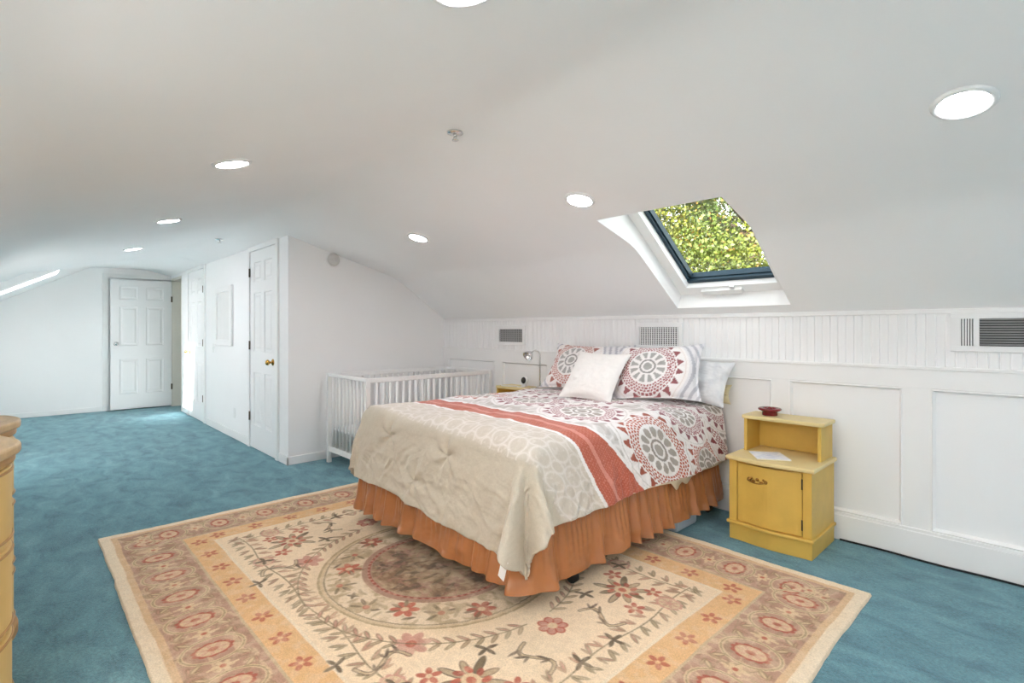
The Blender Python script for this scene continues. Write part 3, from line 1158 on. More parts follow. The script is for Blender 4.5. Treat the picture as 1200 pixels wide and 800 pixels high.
bk = empty('booklet', (-1.20, 3.19, 0.492))
tag(bk, 'white printed booklet lying on the lower shelf of the near nightstand', 'booklet')
bp_ = [(-1.29, 3.205), (-1.182, 3.055), (-1.035, 3.155), (-1.150, 3.305)]
m = MB()
m.prism(bp_, 0.4925, 0.4975)
m.build('pages', M['pages'], bk)
m = MB()
m.prism([(p[0] + 0.001 * (p[0] + 1.16), p[1]) for p in bp_], 0.4975, 0.4990)
m.build('cover', M['paper'], bk)

# things on the far nightstand
LX, LY_ = -3.215, 3.40
lp = empty('reading_lamp', (LX, LY_, 0.710))
tag(lp, 'silver gooseneck reading lamp on the far nightstand by the left pillow', 'lamp')
m = MB()
m.lathe([(0.034, 0), (0.034, 0.010), (0.028, 0.016), (0.010, 0.020)], (LX, LY_, 0.710), 28)
m.build('base', M['chrome'], lp)
m = MB()
pts = [(LX, LY_, 0.72), (LX, LY_, 1.005)]
for k in range(1, 9):
    a = PI * 0.62 * k / 8
    pts.append((LX - 0.030 * (1 - math.cos(a)), LY_ - 0.030 * (1 - math.cos(a)), 1.005 + 0.042 * math.sin(a)))
pts.append((LX - 0.060, LY_ - 0.055, 1.022))
m.tube(pts, 0.006, 10)
m.build('gooseneck', M['chrome'], lp)
R2 = Vector((0, 0, 1)).rotation_difference(Vector((0.05, -0.82, -0.55)).normalized()).to_matrix()
m = MB()
m.lathe([(0.014, -0.035), (0.027, -0.025), (0.042, 0.0), (0.050, 0.024), (0.047, 0.024), (0.039, 0.002), (0.022, -0.016), (0.002, -0.018)], (LX - 0.072, LY_ - 0.068, 1.005), 24, R2)
m.build('lamp_shade', M['chrome'], lp)
m = MB()
m.lathe([(0.006, -0.018), (0.014, -0.004), (0.014, 0.006), (0.008, 0.013), (0.001, 0.014)], (LX - 0.072, LY_ - 0.068, 1.005), 16, R2)
m.build('bulb', M['plastic'], lp)

DVX, DVY = -3.395, 3.38
dv = empty('baby_monitor', (DVX, DVY, 0.710))
tag(dv, 'small white monitor device with a round black face on the far nightstand', 'monitor')
m = MB()
m.lathe([(0.030, 0), (0.032, 0.006), (0.014, 0.014), (0.012, 0.03)], (DVX, DVY, 0.710), 20)
m.build('stand', M['plastic'], dv)
Rm = Vector((0, 0, 1)).rotation_difference(Vector((0.0, -1.0, 0.1)).normalized()).to_matrix()
m = MB()
m.lathe([(0.020, -0.026), (0.034, -0.018), (0.038, 0.0), (0.036, 0.008), (0.033, 0.010)], (DVX, DVY, 0.765), 24, Rm)
m.build('housing', M['plastic'], dv)
m = MB()
m.lathe([(0.031, 0.009), (0.028, 0.014), (0.012, 0.017), (0.002, 0.018)], (DVX - 0.002, DVY, 0.765), 24, Rm)
m.build('face', M['black'], dv)
m = MB()
m.tube([(-3.60, 3.28, 0.7145), (-3.56, 3.245, 0.7145), (-3.50, 3.26, 0.7145), (-3.43, 3.31, 0.7145), (-3.37, 3.28, 0.7145), (-3.33, 3.32, 0.7145)], 0.004, 8)
tag(m.build('charging_cable', M['plastic']), 'white cable lying across the top of the far nightstand', 'cable')

# ---------------------------------------------------------------- bed
BCX = -2.355
bed = empty('bed', (BCX, 2.5, 0))
tag(bed, 'queen bed with a gathered copper satin bed skirt standing on the rug', 'bed')
m = MB()
m.box(BCX - 0.735, BCX + 0.755, 1.62, 3.47, 0.185, 0.36, 0.02)
m.build('box_spring', M['linen'], bed)
m = MB()
m.box(BCX - 0.75, BCX + 0.75, 1.63, 3.475, 0.36, 0.68, 0.045)
m.build('mattress', M['linen'], bed)
m = MB()
for (x0_, x1_, y0_, y1_) in ((-0.74, -0.70, 1.66, 3.45), (0.70, 0.74, 1.66, 3.45), (-0.74, 0.74, 1.66, 1.70), (-0.74, 0.74, 3.41, 3.45), (-0.74, 0.74, 2.5, 2.54)):
    m.box(BCX + x0_, BCX + x1_, y0_, y1_, 0.15, 0.186)
m.build('bed_frame', M['black'], bed)
for (x_, y_) in ((BCX - 0.72, 1.72), (BCX + 0.745, 1.93), (BCX - 0.72, 3.38), (BCX + 0.72, 3.38), (BCX, 2.52)):
    m = MB()
    zb_ = 0.016 if y_ < 2.85 else 0.0
    m.tube([(x_, y_, zb_ + 0.05), (x_, y_, 0.155)], 0.014, 10)
    m.lathe([(0.024, -0.020), (0.030, -0.014), (0.030, 0.014), (0.024, 0.020)], (x_, y_, zb_ + 0.0315), 20, Matrix.Rotation(PI / 2, 3, 'X'))
    m.box(x_ - 0.02, x_ + 0.02, y_ - 0.022, y_ + 0.022, zb_ + 0.05, zb_ + 0.066, 0.003)
    m.build('caster', M['black'], bed)

# gathered skirt: path head-left -> foot-left -> foot-right -> head-right
hwS, yS = 0.785, 1.575
RC = 0.05
path = []


def seg(p, q, n):
    for k in range(n):
        t = k / n
        path.append(((p[0] + (q[0] - p[0]) * t, p[1] + (q[1] - p[1]) * t), None))


STEP = 0.006
pl = []


def addseg(p, q, nrm):
    L = math.hypot(q[0] - p[0], q[1] - p[1])
    for k in range(int(L / STEP)):
        t = k * STEP / L
        pl.append((p[0] + (q[0] - p[0]) * t, p[1] + (q[1] - p[1]) * t, nrm[0], nrm[1]))


def addarc(cx_, cy_, a0_, a1_):
    n_ = 14
    for k in range(n_):
        a = a0_ + (a1_ - a0_) * k / n_
        pl.append((cx_ + RC * math.cos(a), cy_ + RC * math.sin(a), math.cos(a), math.sin(a)))


hwL = hwS - 0.025
addseg((BCX - hwL, 3.44), (BCX - hwL, yS + RC), (-1, 0))
addarc(BCX - hwL + RC, yS + RC, PI, 1.5 * PI)
addseg((BCX - hwL + RC, yS), (BCX + hwS - RC, yS), (0, -1))
addarc(BCX + hwS - RC, yS + RC, 1.5 * PI, 2 * PI)
addseg((BCX + hwS, yS + RC), (BCX + hwS, 3.44), (1, 0))
pl = np.array(pl)
ns = len(pl)
arc = np.concatenate([[0], np.cumsum(np.hypot(np.diff(pl[:, 0]), np.diff(pl[:, 1])))])
# irregular gathers: phase advances unevenly
ph = arc * 2 * PI / 0.15 + 11.0 * fbm(arc * 2.2, arc * 0 + 3.3, 3, 3)
NZ = 40
P = np.zeros((NZ, ns, 3))
amp_n = np.clip(0.85 + 1.5 * fbm(arc * 3.1, arc * 0 + 9.1, 5, 2), 0.2, 1.8)
for j in range(NZ):
    t = j / (NZ - 1)
    zz = 0.365 - t * (0.365 - 0.098 + 0.02 * fbm(arc * 3, arc * 0 + 1.1, 8, 3)) + 0.0
    fine = 0.0045 * np.sin(arc * 2 * PI / 0.040 + 7 * fbm(arc * 5, arc * 0, 11, 3)) * (1 - t) ** 1.3
    fold = (0.003 + 0.021 * t ** 0.8) * amp_n * (np.sin(ph + 0.9 * t * np.sin(arc * 5)) + 0.45 * np.sin(1.7 * ph + 1.0 + 1.2 * t))
    out = -0.012 + 0.040 * t + fold + fine + 0.016 * t * fbm(arc * 9, arc * 0 + t * 4, 21, 3)
    P[j, :, 0] = pl[:, 0] + pl[:, 2] * out
    P[j, :, 1] = pl[:, 1] + pl[:, 3] * out
    P[j, :, 2] = zz
# settle the lifted hem along the right side towards the head
sk = grid_mesh('bed_skirt', P, None, M['satin'], bed, bed.location)

# cream sheet edge showing under the duvet hem on the right side
m = MB()
NS_ = 60
vs = []
for k in range(NS_ + 1):
    y_ = 2.35 + (3.42 - 2.35) * k / NS_
    flap = 0.055 * max(0, 1 - abs(y_ - 2.80) / 0.06) + 0.045 * max(0, 1 - abs(y_ - 2.93) / 0.10)
    hem = 0.372 - 0.03 * min(1, (y_ - 2.35) / 0.4) - flap
    xo = BCX + 0.806 + 0.006 * math.sin(y_ * 14)
    for (xx, zz) in ((BCX + 0.752, 0.43), (xo - 0.02, 0.405), (xo, 0.37), (xo + 0.002, hem)):
        vs.append((xx, y_, zz))
fs = [(k * 4 + j, k * 4 + j + 1, k * 4 + j + 5, k * 4 + j + 4) for k in range(NS_) for j in range(3)]
m.add(vs, fs, True)
she = m.build('sheet', M['linen'], bed)
md = she.modifiers.new('cloth_thickness', 'SOLIDIFY')
md.thickness = 0.003

# duvet ------------------------------------------------------------
FLAT_HW, FOOT_Y, HEAD_Y, TOP = 0.69, 1.68, 3.465, 0.738
RHO = 0.10
DROP_L, DROP_R, DROP_F = 0.36, 0.435, 0.525
st = 0.0055
a_ = np.arange(-FLAT_HW - DROP_L, FLAT_HW + DROP_R + st, st)
b_ = np.arange(-DROP_F, HEAD_Y - FOOT_Y + st, st)
A, B = np.meshgrid(a_, b_)
ox = np.maximum(np.abs(A) - FLAT_HW, 0) * np.sign(A)
oy = np.minimum(B, 0)
# trimmed hem, gently wavy
r = np.hypot(ox, oy)
phi = np.arctan2(np.abs(oy), np.abs(ox) + 1e-9)
nx_ = np.where(r > 1e-6, ox / np.maximum(r, 1e-6), 0)
ny_ = np.where(r > 1e-6, oy / np.maximum(r, 1e-6), 0)
th = np.minimum(r / RHO, PI / 2)
rest = np.maximum(r - RHO * PI / 2, 0)
rest = rest * np.where(A < 0, 1 - 0.62 * np.clip((B - 0.15) / 0.4, 0, 1), 1)
corner = np.clip(np.minimum(np.abs(ox), np.abs(oy)) / 0.10, 0, 1)
flare = 0.10 + 0.02 * np.sin(A * 9 + 1) * (np.abs(oy) > 0)
lob = 0.5 * (1 - np.cos(8 * phi))
right_ = (A > 0) * 1.0
cfold = corner * (0.10 + 0.26 * right_) * (lob - 0.45 * np.exp(-((phi - 0.95) / 0.12) ** 2))
hor = RHO * np.sin(th) + rest * (flare + cfold)
lower = 1 + 0.14 * np.clip(A / FLAT_HW, -0.6, 1.0) * (np.abs(oy) > 0)
drop = RHO * (1 - np.cos(th)) + rest * lower * np.cos(flare + 0.5 * cfold) * (1 - 0.20 * corner)
# wrinkles
s_along = np.where(np.abs(oy) > np.abs(ox), A, B)
hang = np.clip(rest / 0.16, 0, 1)
fo = np.abs(oy) > np.abs(ox)
wr = 0.026 * fbm(s_along * 4.5 + 2 + 2.0 * rest, rest * 2.0, 31, 4) * hang
wr += 0.022 * (0.4 - np.abs(fbm(s_along * 7 + 5 * fbm(A * 3, B * 3, 77, 2), rest * 3.5 + 4, 37, 3))) * hang
wr += 0.012 * (0.4 - np.abs(fbm(A * 13 + 4 * fbm(A * 4, B * 4, 78, 2), B * 13, 39, 3))) * hang
wr += np.where(fo, 0.012 * np.sin(s_along * 19 + rest * 9 + 5 * fbm(A * 2, B * 2, 50, 2)) * hang * np.clip(fbm(A * 2.2, B * 2.2, 55, 2) + 0.45, 0, 1), 0)
# long drape folds running down the right side
wr += np.where((~fo) & (A > 0), 0.014 * np.sin((B - 0.55 * rest) * 24 + 4 * fbm(A * 1.5, B * 2, 51, 2)) * hang * np.clip(fbm(A, B * 2.5, 56, 2) + 0.55, 0, 1), 0)
# tufting tucks on the foot drop
for (ta, tb) in ((-0.36, -0.20), (0.20, -0.22), (-0.06, -0.40)):
    d_ = np.hypot(A - ta, B - tb)
    an_ = np.arctan2(B - tb, A - ta)
    wr += -0.020 * np.exp(-(d_ / 0.035) ** 2) + 0.011 * np.exp(-(d_ / 0.13) ** 2) * np.cos(an_ * 5 + 1 + 12 * d_)
hor = hor + wr
X = BCX + np.clip(A, -FLAT_HW, FLAT_HW) + nx_ * hor
Yc = FOOT_Y + np.maximum(B, 0) + ny_ * hor
top_n = 0.018 * fbm(A * 3.0, B * 3.0, 61, 4) + 0.016 * (0.4 - np.abs(fbm(A * 5 + 1.3, B * 5, 66, 3)))
ctr = np.clip((r == 0) * 1.0, 0, 1)
crown = 0.012 * (1 - (np.clip(A, -FLAT_HW, FLAT_HW) / FLAT_HW) ** 2)
Z = TOP + crown * (B > -0.3) - drop + top_n * (1 - np.clip(rest / 0.1, 0, 1))
# hem line lifts a little, unevenly
Z = Z + hang * 0.03 * fbm(s_along * 2.5, s_along * 0, 71, 3)
P = np.stack([X, Yc, Z], -1)

# duvet dye (sRGB): plain taupe foot, lace band, rust stripe, medallions
TAUPE = np.array([190, 181, 164.])
LACE = np.array([198, 189, 176.])
WHITE = np.array([236, 232, 230.])
RUST = np.array([178, 92, 70.])
GREY = np.array([166, 158, 150.])
PLUM = np.array([140, 72, 84.])
PINK = np.array([214, 150, 138.])
dropv = np.maximum(A - FLAT_HW, 0)
lenc = B - 0.62 * np.maximum(dropv - 0.04, 0) + 0.10 * np.clip((A + FLAT_HW) / (2 * FLAT_HW), 0, 1) - 0.05 + 0.02 * fbm(A * 3, B * 2, 5, 2)
C = np.zeros(A.shape + (3,)) + TAUPE


def mixc(C, m_, col):
    m_ = np.clip(m_, 0, 1)[..., None]
    return C * (1 - m_) + np.asarray(col) * m_


sm = lambda e0, e1, x_: np.clip((x_ - e0) / (e1 - e0), 0, 1)


def medallion(C, X_, Y_, cx_, cy_, R_, seedk, main=RUST, inner=GREY, ground=None, wedge=False):
    dx = X_ - cx_
    dy = Y_ - cy_
    q = np.hypot(dx, dy) / R_
    t_ = np.arctan2(dy, dx)
    act = q < 1.22
    if not act.any(): return C
    out_ = C.copy()
    if ground is not None: out_ = mixc(out_, sm(1.2, 1.17, q), ground)
    # outer pale double ring
    out_ = mixc(out_, (np.abs(q - 1.16) < 0.035) * 1.0, WHITE)
    # spikes
    k = 18
    tri = (q > 0.87) & (q < 1.06) & (np.abs(((t_ * k / (2 * PI)) % 1) - 0.5) < 0.36 * (1.09 - q) / 0.22)
    out_ = mixc(out_, (q > 0.84) & (q < 1.10), WHITE)
    out_ = mixc(out_, tri, main * 0.9)
    # mosaic ring of small tiles
    ring = (q > 0.58) & (q < 0.84)
    rr = (q - 0.58) / 0.065
    row = np.floor(rr)
    nt_ = 44
    cell = ((t_ * nt_ / (2 * PI) + 0.5 * (row % 2)) % 1 - 0.5)
    tile = (np.abs(cell) < 0.36) & (np.abs(rr % 1 - 0.5) < 0.36)
    out_ = mixc(out_, ring, WHITE)
    out_ = mixc(out_, ring & tile, main)
    # petals
    inn = q < 0.58
    out_ = mixc(out_, inn, WHITE)
    kp = 12
    pc = ((t_ * kp / (2 * PI)) % 1) - 0.5
    if wedge:
        pet = (q > 0.30) & (q < 0.53) & (np.abs(pc) < 0.17 + 0.19 * (q - 0.30) / 0.23)
    else:
        pet = (q > 0.29) & (q < 0.53) & (np.abs(pc) < 0.40 * np.sqrt(np.clip(1 - ((q - 0.41) / 0.125) ** 2, 0, 1)))
    out_ = mixc(out_, pet, inner)
    out_ = mixc(out_, (q < 0.25) & (q > 0.19), inner * 0.9)
    out_ = mixc(out_, q < 0.13, inner)
    return np.where(act[..., None], out_, C)


# lace band: pale ovals on taupe
lenc = lenc + 0.12
lb = (lenc > 0.03) & (lenc < 0.36)
C = mixc(C, sm(0.01, 0.05, lenc), LACE)
cu = ((A * 1.0) / 0.125) % 1 - 0.5
cv = ((lenc - 0.04) / 0.125) % 1 - 0.5
ov = np.abs(np.hypot(cu, cv * 1.0) - 0.40)
ov2 = np.abs(np.hypot(((A / 0.125 + 0.5) % 1 - 0.5), (((lenc - 0.04) / 0.125 + 0.5) % 1 - 0.5)) - 0.26)
lace = np.maximum(np.exp(-(ov / 0.045) ** 2), np.exp(-(ov2 / 0.04) ** 2))
lace = np.maximum(lace, 0.5 * (vnoise(A * 70, B * 70, 3) > 0.25))
C = mixc(C, lace * lb * 0.48, WHITE)
# ground of the patterned part
pg = sm(0.56, 0.58, lenc)
C = mixc(C, pg, [206, 202, 198])
# flowing white lines over the ground
fl_ = fbm(A * 3.2, B * 3.2, 90, 2)
wl_ = np.exp(-((((fl_ * 7) % 1) - 0.5) / 0.16) ** 2)
C = mixc(C, pg * wl_ * 0.85, WHITE)
gcell = (vnoise(A * 26, B * 26, 93) > 0.12)
C = mixc(C, pg * gcell * 0.45, GREY)
# rust stripe
dot = (np.hypot((A / 0.017 + 0.5 * (np.floor(lenc / 0.014) % 2)) % 1 - 0.5, (lenc / 0.014) % 1 - 0.5) < 0.25)
stp = (lenc > 0.36) & (lenc < 0.56 + 0.30 * dropv)
C = mixc(C, stp * 1.0, RUST)
C = mixc(C, stp * dot * 0.55, PINK)
C = mixc(C, ((lenc > 0.44) & (lenc < 0.47)) * 0.75, PINK)
C = mixc(C, ((np.abs(lenc - 0.35) < 0.012) | (np.abs(lenc - 0.565 - 0.30 * dropv) < 0.014)) * 1.0, WHITE)
# medallions over top and right drop
Lq = lenc
PLUM = np.array([160, 98, 106.])
meds = [(0.94, 0.99, 0.275, RUST, GREY), (1.12, 1.44, 0.22, RUST, GREY), (0.74, 1.44, 0.20, PLUM, GREY), (0.98, 1.86, 0.25, np.array([150, 74, 76.]), GREY),
        (0.42, 0.88, 0.24, PLUM, GREY), (-0.10, 0.95, 0.25, PLUM, GREY), (-0.62, 0.90, 0.24, RUST, GREY), (0.20, 1.40, 0.25, PLUM, GREY),
        (-0.36, 1.42, 0.24, PLUM, GREY), (-0.90, 1.36, 0.24, PLUM, GREY), (0.70, 1.85, 0.22, PLUM, GREY)]
for (ca_, cb_, R_, c1_, c2_) in meds:
    sub = medallion(C, A, Lq, ca_, cb_, R_, 0, c1_, c2_, np.array([208, 203, 198.]))
    C = np.where((pg > 0.5)[..., None], sub, C)
C = C + 5 * fbm(A * 90, B * 90, 44, 2)[..., None]
dvt = grid_mesh('duvet', P, C, M['duvet'], None)
md = dvt.modifiers.new('cloth_thickness', 'SOLIDIFY')
md.thickness = 0.014
md.offset = -1
tag(dvt, 'taupe, rust and white medallion print duvet spread over the bed', 'duvet')
m = MB()
tg = [(-1.672, 1.512), (-1.628, 1.493)]
m.add([(-1.585, 1.448, 0.295), (-1.542, 1.440, 0.285), (-1.560, 1.432, 0.205), (-1.603, 1.440, 0.213),
       (-1.585, 1.450, 0.295), (-1.542, 1.442, 0.285), (-1.560, 1.434, 0.205), (-1.603, 1.442, 0.213)],
      [(0, 1, 2, 3), (4, 5, 6, 7), (0, 1, 5, 4), (1, 2, 6, 5), (2, 3, 7, 6), (3, 0, 4, 7)])
m.build('care_tag', M['plastic'], dvt)


# pillows ----------------------------------------------------------
def pillow(name, w_, h_, th_, loc, lean, yaw, roll, material, lab, cat, paint=None, seed=0, flange=0.0, sag=0.0):
    """stands on its long edge: u across, v up; leans back by `lean`"""
    n = 90
    u = np.linspace(-1, 1, n)
    U, V = np.meshgrid(u, u)
    pinch = 1 - 0.075 * (1 - np.abs(V) ** 2) * 1
    pu = U * (1 - 0.11 * (1 - V ** 2) ** 1 * np.abs(U) ** 3)
    pv = V * (1 - 0.12 * (1 - U ** 2) ** 1 * np.abs(V) ** 3)
    fx = np.clip(1 - np.abs(U / (1 - flange)) ** 2.6, 0, 1)
    fy = np.clip(1 - np.abs(V / (1 - flange)) ** 2.6, 0, 1)
    T = (fx * fy) ** 0.55
    wrk = 0.020 * fbm(U * 3 + seed, V * 3, seed, 4) + 0.014 * (0.35 - np.abs(fbm(U * 2.4 + 3 * seed, V * 4.5, seed + 4, 3)))
    Rm_ = Matrix.Rotation(yaw, 3, 'Z') @ Matrix.Rotation(-lean, 3, 'X') @ Matrix.Rotation(roll, 3, 'Y')
    RR = np.array(Rm_)
    halves = []
    for s_ in (-1, 1):
        yy = s_ * (th_ * 0.5 * T + wrk * np.clip(T, 0, 1) * (0.8 if s_ < 0 else 0.3)) + 0.0015 * s_
        droop = -sag * (1 - V) * 0.5 * 0
        Q = np.stack([pu * w_ / 2, yy, pv * h_ / 2 + droop], -1) @ RR.T + np.array(loc)
        halves.append(Q)
    Pq = np.concatenate([halves[0], halves[1][:, ::-1]], axis=1)
    Pq = np.concatenate([Pq, Pq[:, :1]], axis=1)
    Cq = None
    if paint is not None:
        c1 = paint(pu * w_ / 2, pv * h_ / 2)
        Cq = np.concatenate([c1, c1[:, ::-1], c1[:, :1]], axis=1)
    o = grid_mesh(name, Pq, Cq, material, None)
    bm = bmesh.new()
    bm.from_mesh(o.data)
    bmesh.ops.remove_doubles(bm, verts=bm.verts, dist=0.0008)
    bmesh.ops.holes_fill(bm, edges=[e for e in bm.edges if e.is_boundary], sides=0)
    bmesh.ops.recalc_face_normals(bm, faces=bm.faces)
    for f in bm.faces: f.smooth = True
    bm.to_mesh(o.data)
    bm.free()
    tag(o, lab, cat)
    return o


def sham_paint(cx_, cy_, R_, main, warm):
    def f(x_, y_):
        C_ = np.zeros(x_.shape + (3,)) + np.array([222, 220, 222.])
        band = np.hypot(x_ - cx_, y_ - cy_)
        wv = np.abs(((band / 0.045) % 1) - 0.5) < 0.2
        C_ = mixc(C_, wv * (band > R_ * 1.1) * 0.8, [172, 172, 180])
        C_ = medallion(C_, x_, y_, cx_, cy_, R_, 1, main, np.array([166, 164, 160.]), np.array([226, 214, 208.]), True)
        return C_
    return f


pillow('pillow_sham', 0.76, 0.44, 0.15, (-2.60, 3.285, 0.935), math.radians(35), math.radians(4), math.radians(0), M['sham'],
       'red and grey medallion print pillow standing at the left behind the white cushion', 'pillow', sham_paint(-0.11, 0.015, 0.235, np.array([182, 118, 106.]), 1), 2, 0.06)
pillow('pillow_sham', 0.60, 0.44, 0.15, (-1.885, 3.16, 0.945), math.radians(34), math.radians(16), math.radians(-3), M['sham'],
       'red and grey medallion print pillow standing at the right, beside the white cushion', 'pillow', sham_paint(-0.05, 0.0, 0.225, np.array([164, 100, 102.]), 1), 3, 0.08)
pillow('cushion', 0.43, 0.42, 0.13, (-2.24, 2.92, 0.91), math.radians(40), math.radians(6), math.radians(2), M['cushion'],
       'plain white square cushion leaning in front of the two print pillows', 'cushion', None, 5, 0.03)
pillow('pillow', 0.46, 0.34, 0.11, (-1.71, 3.355, 0.888), math.radians(32), math.radians(8), math.radians(5), M['cushion2'],
       'pale faintly printed pillow peeking out behind the right print pillow', 'pillow', None, 7, 0.02)
pillow('pillow', 0.38, 0.13, 0.05, (-1.69, 3.445, 0.80), math.radians(8), math.radians(0), 0, M['creampillow'],
       'cream pillow mostly hidden behind the pale pillow at the bed head', 'pillow', None, 8, 0.02)

# storage bag under the bed
m = MB()
m.box(-1.95, -1.585, 2.88, 3.14, 0.0, 0.10, 0.02)
sbg = m.build('storage_bag', M['storage'])
tag(sbg, 'pale blue storage bag showing under the bed skirt on the right side', 'storage bag')

# ---------------------------------------------------------------- rug
RX0, RY0, RW, RH = -3.86, 0.33, 3.265, 2.53
rs = 0.004
nx = int(RW / rs) + 1
ny = int(RH / rs) + 1
gx = np.linspace(0, RW, nx)
gy = np.linspace(0, RH, ny)
GX, GY_ = np.meshgrid(gx, gy)
IVORY = np.array([232, 214, 186.])
TAN = np.array([214, 180, 140.])
MAUVE = np.array([182, 145, 122.])
ORANGE = np.array([222, 180, 130.])
FIELD = np.array([234, 211, 178.])
BROWN = np.array([120, 96, 74.])
OLIVE = np.array([120, 104, 78.])
DARK = np.array([84, 70, 58.])
RED = np.array([178, 92, 72.])
ROSE = np.array([202, 150, 130.])
SAND = np.array([214, 188, 150.])
R = np.zeros((ny, nx, 3))
wob = 0.006 * fbm(GX * 4, GY_ * 4, 120, 3)
dE = np.minimum(np.minimum(GX, RW - GX), np.minimum(GY_, RH - GY_)) + wob
R[:] = IVORY
R = mixc(R, sm(0.050, 0.054, dE), TAN)
R = mixc(R, sm(0.078, 0.082, dE), MAUVE)
R = mixc(R, sm(0.340, 0.344, dE), SAND * 0.92)
R = mixc(R, sm(0.352, 0.356, dE), ORANGE)
R = mixc(R, sm(0.482, 0.486, dE), IVORY)
R = mixc(R, sm(0.496, 0.50, dE), FIELD)
# worn variation of the mauve band
mb_mask = (dE > 0.08) & (dE < 0.342)
R = R + (mb_mask * 16 * fbm(GX * 14, GY_ * 14, 130, 3))[..., None]
scr = np.abs(fbm(GX * 9 + 2 * fbm(GX * 5, GY_ * 5, 133, 2), GY_ * 9, 131, 2)) < 0.07
R = mixc(R, mb_mask * scr * 0.55, SAND)
scr2 = np.abs(fbm(GX * 13 + 3, GY_ * 13 + 2 * fbm(GX * 6, GY_ * 6, 135, 2), 134, 2)) < 0.05
R = mixc(R, mb_mask * scr2 * 0.35, OLIVE * 1.15)


def _win(x0, x1, y0, y1):
    i0 = max(int(x0 / rs), 0)
    i1 = min(int(x1 / rs) + 2, nx)
    j0 = max(int(y0 / rs), 0)
    j1 = min(int(y1 / rs) + 2, ny)
    return (slice(j0, j1), slice(i0, i1)) if i1 > i0 and j1 > j0 else None


def ell(cx_, cy_, rx, ry, ang, col, al=1.0, hollow=0.0):
    rm = max(rx, ry) + rs * 2
    w_ = _win(cx_ - rm, cx_ + rm, cy_ - rm, cy_ + rm)
    if w_ is None: return
    dx = GX[w_] - cx_
    dy = GY_[w_] - cy_
    ca_, sa_ = math.cos(ang), math.sin(ang)
    q = np.hypot((dx * ca_ + dy * sa_) / rx, (-dx * sa_ + dy * ca_) / ry)
    e = rs * 0.9 / min(rx, ry)
    mk = np.clip((1 - q) / e + 0.5, 0, 1)
    if hollow > 0: mk = mk * np.clip((q - hollow) / e + 0.5, 0, 1)
    mk = (mk * al)[..., None]
    R[w_] = R[w_] * (1 - mk) + np.asarray(col) * mk


def line(pts, wd, col, al=1.0):
    for (xa, ya), (xb, yb_) in zip(pts[:-1], pts[1:]):
        w_ = _win(min(xa, xb) - wd - rs, max(xa, xb) + wd + rs, min(ya, yb_) - wd - rs, max(ya, yb_) + wd + rs)
        if w_ is None: continue
        px, py = GX[w_] - xa, GY_[w_] - ya
        vx, vy = xb - xa, yb_ - ya
        L2 = vx * vx + vy * vy + 1e-12
        t = np.clip((px * vx + py * vy) / L2, 0, 1)
        d_ = np.hypot(px - t * vx, py - t * vy)
        mk = (np.clip((wd - d_) / rs + 0.5, 0, 1) * al)[..., None]
        R[w_] = R[w_] * (1 - mk) + np.asarray(col) * mk


def leaf(x_, y_, ang, L, wd, col, edge=None, al=1.0):
    cx_, cy_ = x_ + math.cos(ang) * L / 2, y_ + math.sin(ang) * L / 2
    if edge is not None:
        ell(cx_, cy_, L / 2, wd / 2, ang, edge, al)
        ell(cx_, cy_, L / 2 - 0.005, max(wd / 2 - 0.005, 0.002), ang, col, al)
    else:
        ell(cx_, cy_, L / 2, wd / 2, ang, col, al)


def floret(x_, y_, r_, col, n_=5, a0_=0.0, al=0.9):
    for k in range(n_):
        a = a0_ + 2 * PI * k / n_
        ell(x_ + 0.62 * r_ * math.cos(a), y_ + 0.62 * r_ * math.sin(a), 0.45 * r_, 0.27 * r_, a, col, al)


def rose(x_, y_, rx, ry, ang, c1, c2, c3):
    n_ = 11
    for k in range(n_):
        a = 2 * PI * k / n_
        px, py = 0.80 * rx * math.cos(a), 0.80 * ry * math.sin(a)
        ell(x_ + px * math.cos(ang) - py * math.sin(ang), y_ + px * math.sin(ang) + py * math.cos(ang), rx * 0.25, ry * 0.25, ang, c1, 0.9)
    ell(x_, y_, rx * 0.80, ry * 0.80, ang, c2, 0.95)
    for k in range(7):
        a = 2 * PI * k / 7
        px, py = 0.48 * rx * math.cos(a), 0.48 * ry * math.sin(a)
        ell(x_ + px * math.cos(ang) - py * math.sin(ang), y_ + px * math.sin(ang) + py * math.cos(ang), rx * 0.24, ry * 0.16, a + ang, c3, 0.55)
    ell(x_, y_, rx * 0.26, ry * 0.26, ang, c1, 0.8)


